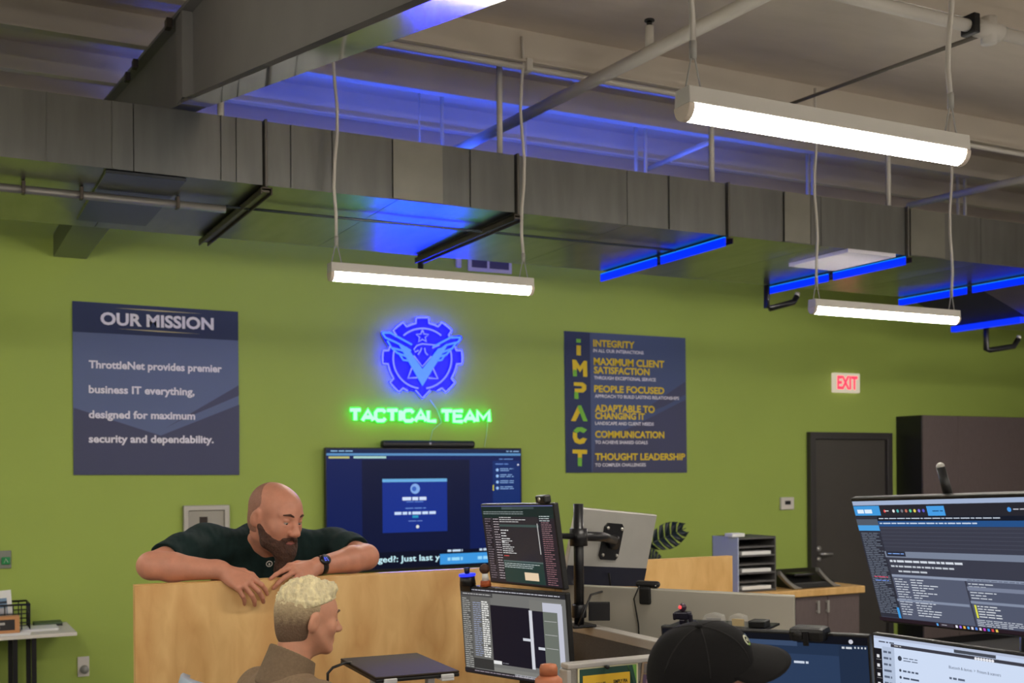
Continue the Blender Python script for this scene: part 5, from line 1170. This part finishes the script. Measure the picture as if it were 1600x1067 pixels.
# small white emblem and word on the chest
bvh = BVHTree.FromPolygons([shirt.matrix_world @ v.co + Vector((0, 0, 0)) for v in shirt.data.vertices], [list(p.vertices) for p in shirt.data.polygons])
shw = Vector(p1.location) + shirt.location
bvh = BVHTree.FromPolygons([v.co + shw for v in shirt.data.vertices], [list(p.vertices) for p in shirt.data.polygons])
def drape(mb, off, d=Vector((0, 1, 0)), tree=None):
    for i, v in enumerate(mb.v):
        hit = (tree or bvh).ray_cast(v - d * .6, d)
        if hit[0] is not None: mb.v[i] = hit[0] - d * (off)
b = MB(); pz = atY(443, 884, 4.3); pe = atY(477, 879, 4.3); r_ = .0125
for k in range(16):
    a0, a1 = 2 * math.pi * k / 16, 2 * math.pi * (k + .98) / 16; pc_ = atY(435.5, 884.5, 4.3)
    b.add([(pc_[0] + r * math.cos(a), 4.3, pc_[2] + r * math.sin(a)) for r, a in ((r_, a0), (r_, a1), (r_ * .72, a1), (r_ * .72, a0))], [(0, 1, 2, 3)])
b.add([(pc_[0] - .003, 4.3, pc_[2] - .006), (pc_[0] + .003, 4.3, pc_[2] - .006), (pc_[0] + .003, 4.3, pc_[2] + .003), (pc_[0] - .003, 4.3, pc_[2] + .003)], [(0, 1, 2, 3)])
put_text(b, 'ThrottleNet', pz[0], pe[0], pz[2] - .004, .013, 4.3, 0, None, .02)
drape(b, .0035); b.build('shirt_print', mat('print_white', (214, 214, 210), .7), p1, label='small white chest print')
# wristwatch
wa = unit(WL - EL); wc = WL - wa * .012; wn = unit(np.array([-.1, -.8, .5]) - wa * (np.array([-.1, -.8, .5]) @ wa)); wt = np.cross(wa, wn)
b = MB(); b.add([wc + (wn * math.cos(a) * .0365 + wt * math.sin(a) * .0365) * (1 if r == 0 else .93) + wa * h for r in (0, 1) for h in (-.011, .011) for a in [2 * math.pi * k / 28 for k in range(28)]],
      [(k, (k + 1) % 28, 28 + (k + 1) % 28, 28 + k) for k in range(28)] + [(56 + k, 84 + k, 84 + (k + 1) % 28, 56 + (k + 1) % 28) for k in range(28)] + [(k, 56 + k, 56 + (k + 1) % 28, (k + 1) % 28) for k in range(28)] + [(28 + k, 28 + (k + 1) % 28, 84 + (k + 1) % 28, 84 + k) for k in range(28)], 0, True)
ws = b.build('watch_strap', M_black, p1)
fc = wc + wn * .036; b = MB(); b.cyl(fc - wn * .002, fc + wn * .009, .022, .021, 28)
wf = b.build('watch_case', M_black2, ws)
MW = Matrix(((wt[0], -wn[0], wa[0], fc[0] + wn[0] * .0092), (wt[1], -wn[1], wa[1], fc[1] + wn[1] * .0092), (wt[2], -wn[2], wa[2], fc[2] + wn[2] * .0092), (0, 0, 0, 1)))
b = MB()
for x_, z_, w_, h_ in ((-.006, .005, .004, .008), (.001, .005, .004, .008), (.007, .004, .003, .006), (-.005, -.006, .011, .003), (.004, -.004, .005, .004)): b.box(x_ - w_ / 2, x_ + w_ / 2, -.0006, -.0001, z_ - h_ / 2, z_ + h_ / 2, 0, MW)
b.build('watch_display', em((90, 110, 255), 1.0), ws)
lower_body(p1, (CH[0], 4.68, .95), [(CH[0] - .11, 4.66, .5), (CH[0] + .11, 4.66, .5)], [(CH[0] - .12, 4.7, .1), (CH[0] + .12, 4.7, .1)], M_jean, (0, -1, 0), .15)

# --- blond man sitting at the stacked monitors
h2c = atD(481, 968, 3.66); a2 = math.radians(33)
f2 = unit(RT * math.cos(a2) + np.array([FW[0], FW[1], 0]) * math.sin(a2) + [0, 0, -.10]); H2 = frame(f2); s2 = .95
h2 = lambda x, y, z: np.array(h2c) + H2 @ (np.array([x, y, z]) * s2)
t2 = math.radians(42); tf = unit(RT * math.cos(t2) + np.array([FW[0], FW[1], 0]) * math.sin(t2)); tr2 = np.array([tf[1], -tf[0], 0])
nb = h2(0, -.055, -.165); ch2 = nb + np.array([0, 0, -.14]) - tf * .02
sR, sL = nb + tr2 * .175 + [0, 0, -.085], nb - tr2 * .175 + [0, 0, -.085]
p2 = thing('person', (ch2[0], ch2[1], 0), 'blond person in a brown jacket sitting with the back to the view', 'person', 'people')
eR, eL = sR + tf * .05 + [0, 0, -.3], sL + tf * .05 + [0, 0, -.3]; wR2, wL2 = eR + tf * .15 + [0, 0, -.01], eL + tf * .19 + [0, 0, .0]
sd = SDF(np.minimum.reduce([sR, sL, eR, eL, wR2, wL2, h2c]) - .2, np.maximum.reduce([sR, sL, eR, eL, wR2, wL2, h2c]) + .22, .004)
head(sd, h2c, H2, s2)
sd.cap(h2(0, -.035, -.05), nb + [0, 0, -.04], .052, .058, .03); sd.ell(ch2 + [0, 0, -.1], (.12, .09, .2), None, .03)
for S_, E_, W_, q in ((sR, eR, wR2, -1), (sL, eL, wL2, 1)):
    sd.cap(nb + [0, 0, -.05], S_, .045, .045, .03); sd.cap(S_, E_, .042, .038, .02); sd.cap(E_, W_, .04, .026, .02)
    hand(sd, W_, tf, (0, 0, 1), q, [(15, 20, 15)] * 4, .15, .98)
sculpt('body', sd, M_skin2, p2)
M_blond = mat('blond_hair', (236, 220, 176), .55, var=.22, vscale=60, stretch=(1, 1, .3), bump=.6, bscale=140); M_fade = mat('brown_fade_hair', (122, 98, 76), .75, bump=.4, bscale=150)
_nt = M_fade.node_tree; _tc = _nt.nodes.new('ShaderNodeTexCoord'); _sx = _nt.nodes.new('ShaderNodeSeparateXYZ'); _nz = _nt.nodes.new('ShaderNodeTexNoise'); _nz.inputs['Scale'].default_value = 90
_ad = _nt.nodes.new('ShaderNodeMath'); _ad.operation = 'MULTIPLY_ADD'; _ad.inputs[1].default_value = .05; _rp = _nt.nodes.new('ShaderNodeValToRGB')   # bleached tips grow out to brown at the clipped sides
_nt.links.new(_tc.outputs['Object'], _sx.inputs[0]); _nt.links.new(_tc.outputs['Object'], _nz.inputs['Vector']); _nt.links.new(_nz.outputs['Fac'], _ad.inputs[0]); _nt.links.new(_sx.outputs['Z'], _ad.inputs[2]); _nt.links.new(_ad.outputs[0], _rp.inputs['Fac'])
_rp.color_ramp.elements[0].position = 0.0; _rp.color_ramp.elements[0].color = (*srgb((112, 88, 68)), 1); _rp.color_ramp.elements[1].position = .085; _rp.color_ramp.elements[1].color = (*srgb((206, 184, 144)), 1)
_nt.links.new(_rp.outputs['Color'], _nt.nodes['Principled BSDF'].inputs['Base Color'])
eyes(h2c, H2, s2, p2, mat('brown_brow', (110, 84, 62), .8))
sd = SDF(np.array(h2c) - .2, np.array(h2c) + .2, .0035)
sd.ell(h2(0, -.014, .058), np.array([.0785, .099, .081]) * s2, H2, 0); sd.cap(h2(-.03, .06, .108), h2(.03, .06, .108), .022, None, .02)
sd.cap(h2(-.03, .0, .124), h2(.03, .0, .124), .016, None, .02)
sd.cut(h2(0, -.05, .036), H2 @ np.array([0, .30, -1])); sd.cut(h2(0, .086, .06), H2 @ np.array([0, 1, -.25]))
def tuft(V):
    L = (V - np.array(h2c)) @ H2; n1 = nz(L * [1.2, .35, 1], 75); n2 = nz(L * [1.5, .5, 1], 150, 7)
    out = V - h2(0, -.018, .0); out /= np.linalg.norm(out, axis=1)[:, None]; w = np.clip((L[:, 2] - .02) / .05, 0, 1)[:, None]
    return out * (n1[:, None] * .0065 + n2[:, None] * .006 + .001) * (.35 + .65 * w)
sculpt('hair', sd, M_blond, p2, disp=tuft, label='bleached blond top hair', smooth=1)
sd = SDF(np.array(h2c) - .2, np.array(h2c) + .2, .0035)
sd.ell(h2(0, -.018, .035), np.array([.0785, .1005, .088]) * s2, H2, 0); sd.ell(h2(0, -.035, -.03), np.array([.064, .074, .075]) * s2, H2, .03)
sd.cut(h2(0, .012, .0), H2 @ np.array([0, 1, -.45])); sd.cut(h2(0, -.03, -.085), H2 @ np.array([0, .55, -1]))
for q in (-1, 1): sd.ell(h2(q * .078, -.004, -.008), np.array([.022, .022, .036]) * s2, H2, .004, True)
sculpt('side_hair', sd, M_fade, p2, label='short brown hair at sides and neck')
M_jack = mat('taupe_jacket', (134, 112, 88), .9, var=.12, vscale=130, bump=.08, bscale=260)
sd = SDF(np.minimum.reduce([sR, sL, eR, eL, wR2, wL2]) - .28, np.maximum.reduce([sR, sL, wR2, nb]) + .2, .006)
B2 = np.stack([tr2, tf, np.array([0, 0, 1.0])], 1)
sd.ell(ch2 + [0, 0, -.03], (.185, .125, .17), B2, 0); sd.ell(ch2 + [0, 0, -.3], (.18, .135, .28), B2, .08)
for S_, E_, W_ in ((sR, eR, wR2), (sL, eL, wL2)):
    sd.cap(nb + [0, 0, -.065], S_ + [0, 0, -.01], .062, .07, .05); sd.cap(S_, E_, .07, .058, .03); sd.cap(E_, W_ - unit(W_ - E_) * .02, .057, .04, .02)
sd.cap(nb + [0, 0, -.02], h2(0, -.04, -.05), .062, .066, .004, True)
def wr2(V): return (nz(V, 8)[:, None] * .009 + nz(V, 20, 4)[:, None] * .004) * (-tf)
sculpt('jacket', sd, M_jack, p2, disp=wr2)
sd = SDF(nb - .2, nb + .25, .004); ax = unit(h2(0, -.035, -.06) - nb + tf * .0)
sd.cap(nb - ax * .05, nb + ax * .045, .092, .077, 0); sd.cap(nb - ax * .12, nb + ax * .15, .07, .067, .006, True)
sd.cut(nb + ax * .052 + tf * .0, unit(ax + tf * .25)); sd.cut(nb - ax * .06, -ax); fr = unit(tf * .75 + f2 * .25)
sd.cap(nb + fr * .075 - ax * .06, nb + fr * .13 + ax * .08, .034, .06, .006, True)
sculpt('collar', sd, mat('taupe_collar', (122, 102, 80), .9, var=.1, vscale=130, bump=.06, bscale=260), p2)
lower_body(p2, ch2 + np.array([0, 0, -.56]), [ch2 + tr2 * .1 + tf * .16 + [0, 0, -.58], ch2 - tr2 * .1 + tf * .16 + [0, 0, -.58]], [np.array([*(ch2 + tr2 * .1 + tf * .14)[:2], .1]), np.array([*(ch2 - tr2 * .1 + tf * .14)[:2], .1])], M_jean, tf, .12)
chair(ch2[0], ch2[1], math.atan2(-tf[0], tf[1]), ch2[2] - .56 - .13, 'office chair of the blond person with a pale curved back', mat('pale_blue_shell', (150, 166, 190), .4), 1.165)
# --- person with the black cap in the foreground
h3c = atD(1101, 1056, 2.5); a3 = math.radians(-4)
f3_ = unit(RT * math.cos(a3) + np.array([TOCAM[0], TOCAM[1], 0]) * math.sin(a3) + [0, 0, .10]); H3 = frame(f3_, tilt=-.40); s3 = .97
h3 = lambda x, y, z: np.array(h3c) + H3 @ (np.array([x, y, z]) * s3)
t3 = unit([f3_[0], f3_[1], 0]); r3 = np.array([t3[1], -t3[0], 0]); n3 = h3(0, -.055, -.165); ch3 = n3 + np.array([0, 0, -.14])
s3R, s3L = n3 + r3 * .18 + [0, 0, -.085], n3 - r3 * .18 + [0, 0, -.085]
p3 = thing('person', (ch3[0], ch3[1], 0), 'person in a black baseball cap in the right foreground', 'person', 'people')
e3R, e3L = s3R + t3 * .06 + [0, 0, -.29], s3L + t3 * .06 + [0, 0, -.29]; w3R, w3L = e3R + t3 * .2 + [0, 0, .0], e3L + t3 * .2 + [0, 0, .0]
sd = SDF(np.minimum.reduce([s3R, s3L, e3R, w3R, w3L, h3c]) - .22, np.maximum.reduce([s3R, s3L, w3R, w3L, h3c]) + .22, .0045)
head(sd, h3c, H3, s3); sd.cap(h3(0, -.035, -.05), n3 + [0, 0, -.04], .054, .06, .03); sd.ell(ch3 + [0, 0, -.1], (.12, .1, .2), None, .03)
for S_, E_, W_, q in ((s3R, e3R, w3R, -1), (s3L, e3L, w3L, 1)):
    sd.cap(n3 + [0, 0, -.05], S_, .045, .045, .03); sd.cap(S_, E_, .042, .038, .02); sd.cap(E_, W_, .04, .026, .02); hand(sd, W_, t3, (0, 0, 1), q, [(15, 20, 15)] * 4, .15)
sculpt('body', sd, M_skin3, p3)
eyes(h3c, H3, s3, p3, M_beard)
sd = SDF(np.array(h3c) - .2, np.array(h3c) + .2, .004); sd.ell(h3(0, -.02, .02), np.array([.079, .1, .085]) * s3, H3, 0); sd.ell(h3(0, -.04, -.04), np.array([.064, .07, .06]) * s3, H3, .03)
sd.cut(h3(0, .0, 0), H3 @ np.array([0, 1, 0])); sd.cut(h3(0, 0, .04), H3 @ np.array([0, 0, 1])); sd.cut(h3(0, 0, -.08), H3 @ np.array([0, .5, -1]))
sculpt('hair', sd, mat('dark_hair', (50, 38, 30), .7, var=.2, vscale=120), p3)
sd = SDF(np.minimum.reduce([s3R, s3L, e3R, w3R, w3L]) - .28, np.maximum.reduce([s3R, s3L, w3R, n3]) + .2, .007); B3 = np.stack([r3, t3, np.array([0, 0, 1.0])], 1)
sd.ell(ch3 + [0, 0, -.03], (.19, .125, .17), B3, 0); sd.ell(ch3 + [0, 0, -.3], (.18, .13, .28), B3, .08)
for S_, E_ in ((s3R, e3R), (s3L, e3L)): sd.cap(n3 + [0, 0, -.065], S_ + [0, 0, -.01], .06, .07, .05); sd.cap(S_, S_ + (E_ - S_) * .75, .07, .062, .03)
sd.cap(n3 + [0, 0, -.03], h3(0, -.04, -.05), .068, .068, .005, True)
sculpt('shirt', sd, mat('black_shirt', (30, 30, 34), .9), p3)
M_cap = mat('black_cap_cloth', (24, 23, 24), .9, var=.1, vscale=200, bump=.06, bscale=500, spec=.25)
sd = SDF(np.array(h3c) - .22, np.array(h3c) + .24, .0035)
sd.ell(h3(0, -.014, .035), np.array([.0885, .1120, .094]) * s3, H3, 0); sd.ell(h3(0, .035, .045), np.array([.072, .07, .072]) * s3, H3, .03); sd.ell(h3(0, -.06, -.005), np.array([.078, .064, .06]) * s3, H3, .03)
sd.cut(h3(0, .0, .016), H3 @ np.array([0, .25, -1]))
for q in (-1, 1): sd.ell(h3(q * .085, -.01, -.01), np.array([.03, .028, .036]) * s3, H3, .006, True)
cap = sculpt('cap_crown', sd, M_cap, p3, disp=lambda V: nz(V, 14)[:, None] * .003 * np.array([.5, -.5, .6]))
cbv = BVHTree.FromPolygons([v.co + cap.location + p3.location for v in cap.data.vertices], [list(p.vertices) for p in cap.data.polygons])
# brim: curved visor
nu, nv = 16, 8; vs = []
for j in range(nv + 1):
    t = j / nv
    for i in range(nu + 1):
        a = -1.22 + 2.44 * i / nu
        xr0, yr0 = .082 * math.sin(a), .098 * math.cos(a) - .008
        xo, yo = .092 * math.sin(a) * (1.02), yr0 + (.105 * (math.cos(a * .95) ** .55 if math.cos(a * .95) > 0 else 0))
        x_, y_ = xr0 + (xo - xr0) * t, yr0 + (yo - yr0) * t
        z_ = .046 - .010 * t - .30 * max(0, y_ - .095) * .35 - 2.3 * x_ * x_ * (.55 + .45 * t)
        vs.append(h3(x_, y_, z_ + .012 * (1 - t) ** 2))
W1 = nu + 1; b = MB(); b.add(vs, [(j * W1 + i, j * W1 + i + 1, (j + 1) * W1 + i + 1, (j + 1) * W1 + i) for j in range(nv) for i in range(nu)], 0, True)
o = b.build('brim', M_cap, p3); mm = o.modifiers.new('thick', 'SOLIDIFY'); mm.thickness = .004; mm.offset = 0
b = MB()
for k in range(6):
    az = math.radians(30 + 60 * k); pts = []
    for i in range(13):
        el = math.radians(14 + 74 * i / 12); d = H3 @ np.array([math.cos(el) * math.sin(az), math.cos(el) * math.cos(az), math.sin(el)]); o0 = h3(0, -.01, .03)
        hit = cbv.ray_cast(Vector(o0 + d * .3), Vector(-d))
        if hit[0] is not None: pts.append(hit[0] + Vector(d) * .0002)
    if len(pts) > 3: b.tube(pts, .0014, 5)
b.build('seam', mat('cap_seam', (32, 31, 32), .9), p3)
hit = cbv.ray_cast(Vector(h3(0, -.012, .3)), Vector(-H3[:, 2])); MB().ball(hit[0] if hit[0] else h3(0, -.012, .14), (.009, .009, .006), 12).build('button', M_cap, p3)
# round emblem on the cap's front
el, az = math.radians(32), math.radians(11); d = H3 @ np.array([math.cos(el) * math.sin(az), math.cos(el) * math.cos(az), math.sin(el)]); ux = unit(np.cross(np.array([0, 0, 1.0]), d)); uy = np.cross(d, ux); o0 = h3(0, -.01, .03) + d * .25
b = MB()
def ring(cx, cy, r0, r1, a0, a1, mi, n=18):
    for k in range(n):
        p, q = a0 + (a1 - a0) * k / n, a0 + (a1 - a0) * (k + 1) / n
        b.add([o0 + ux * (cx + r * math.cos(a)) + uy * (cy + r * math.sin(a)) for r, a in ((r0, p), (r1, p), (r1, q), (r0, q))], [(0, 1, 2, 3)], mi)
ring(0, 0, .0085, .0125, -.6, 4.2, 0); ring(0, 0, .0, .0035, 0, 6.283, 0, 10); ring(0, 0, .0085, .0125, 4.5, 5.5, 1, 6); ring(.016, .010, .0, .004, 0, 6.283, 2, 8)
drape(b, .0012, Vector(-d), cbv); b.build('cap_emblem', [mat('emblem_cream', (226, 228, 200), .6), mat('emblem_green', (150, 196, 70), .6), mat('emblem_blue', (90, 110, 150), .6)], p3, label='small pale green round emblem')
lower_body(p3, ch3 + np.array([0, 0, -.56]), [ch3 + r3 * .1 + t3 * .14 + [0, 0, -.6], ch3 - r3 * .1 + t3 * .14 + [0, 0, -.6]], [np.array([*(ch3 + r3 * .1 + t3 * .12)[:2], .1]), np.array([*(ch3 - r3 * .1 + t3 * .12)[:2], .1])], M_jean, t3, .12)
chair(ch3[0] - t3[0] * .05, ch3[1] - t3[1] * .05, math.atan2(-t3[0], t3[1]), ch3[2] - .56 - .13, 'office chair of the person with the black cap', M_black, .95)
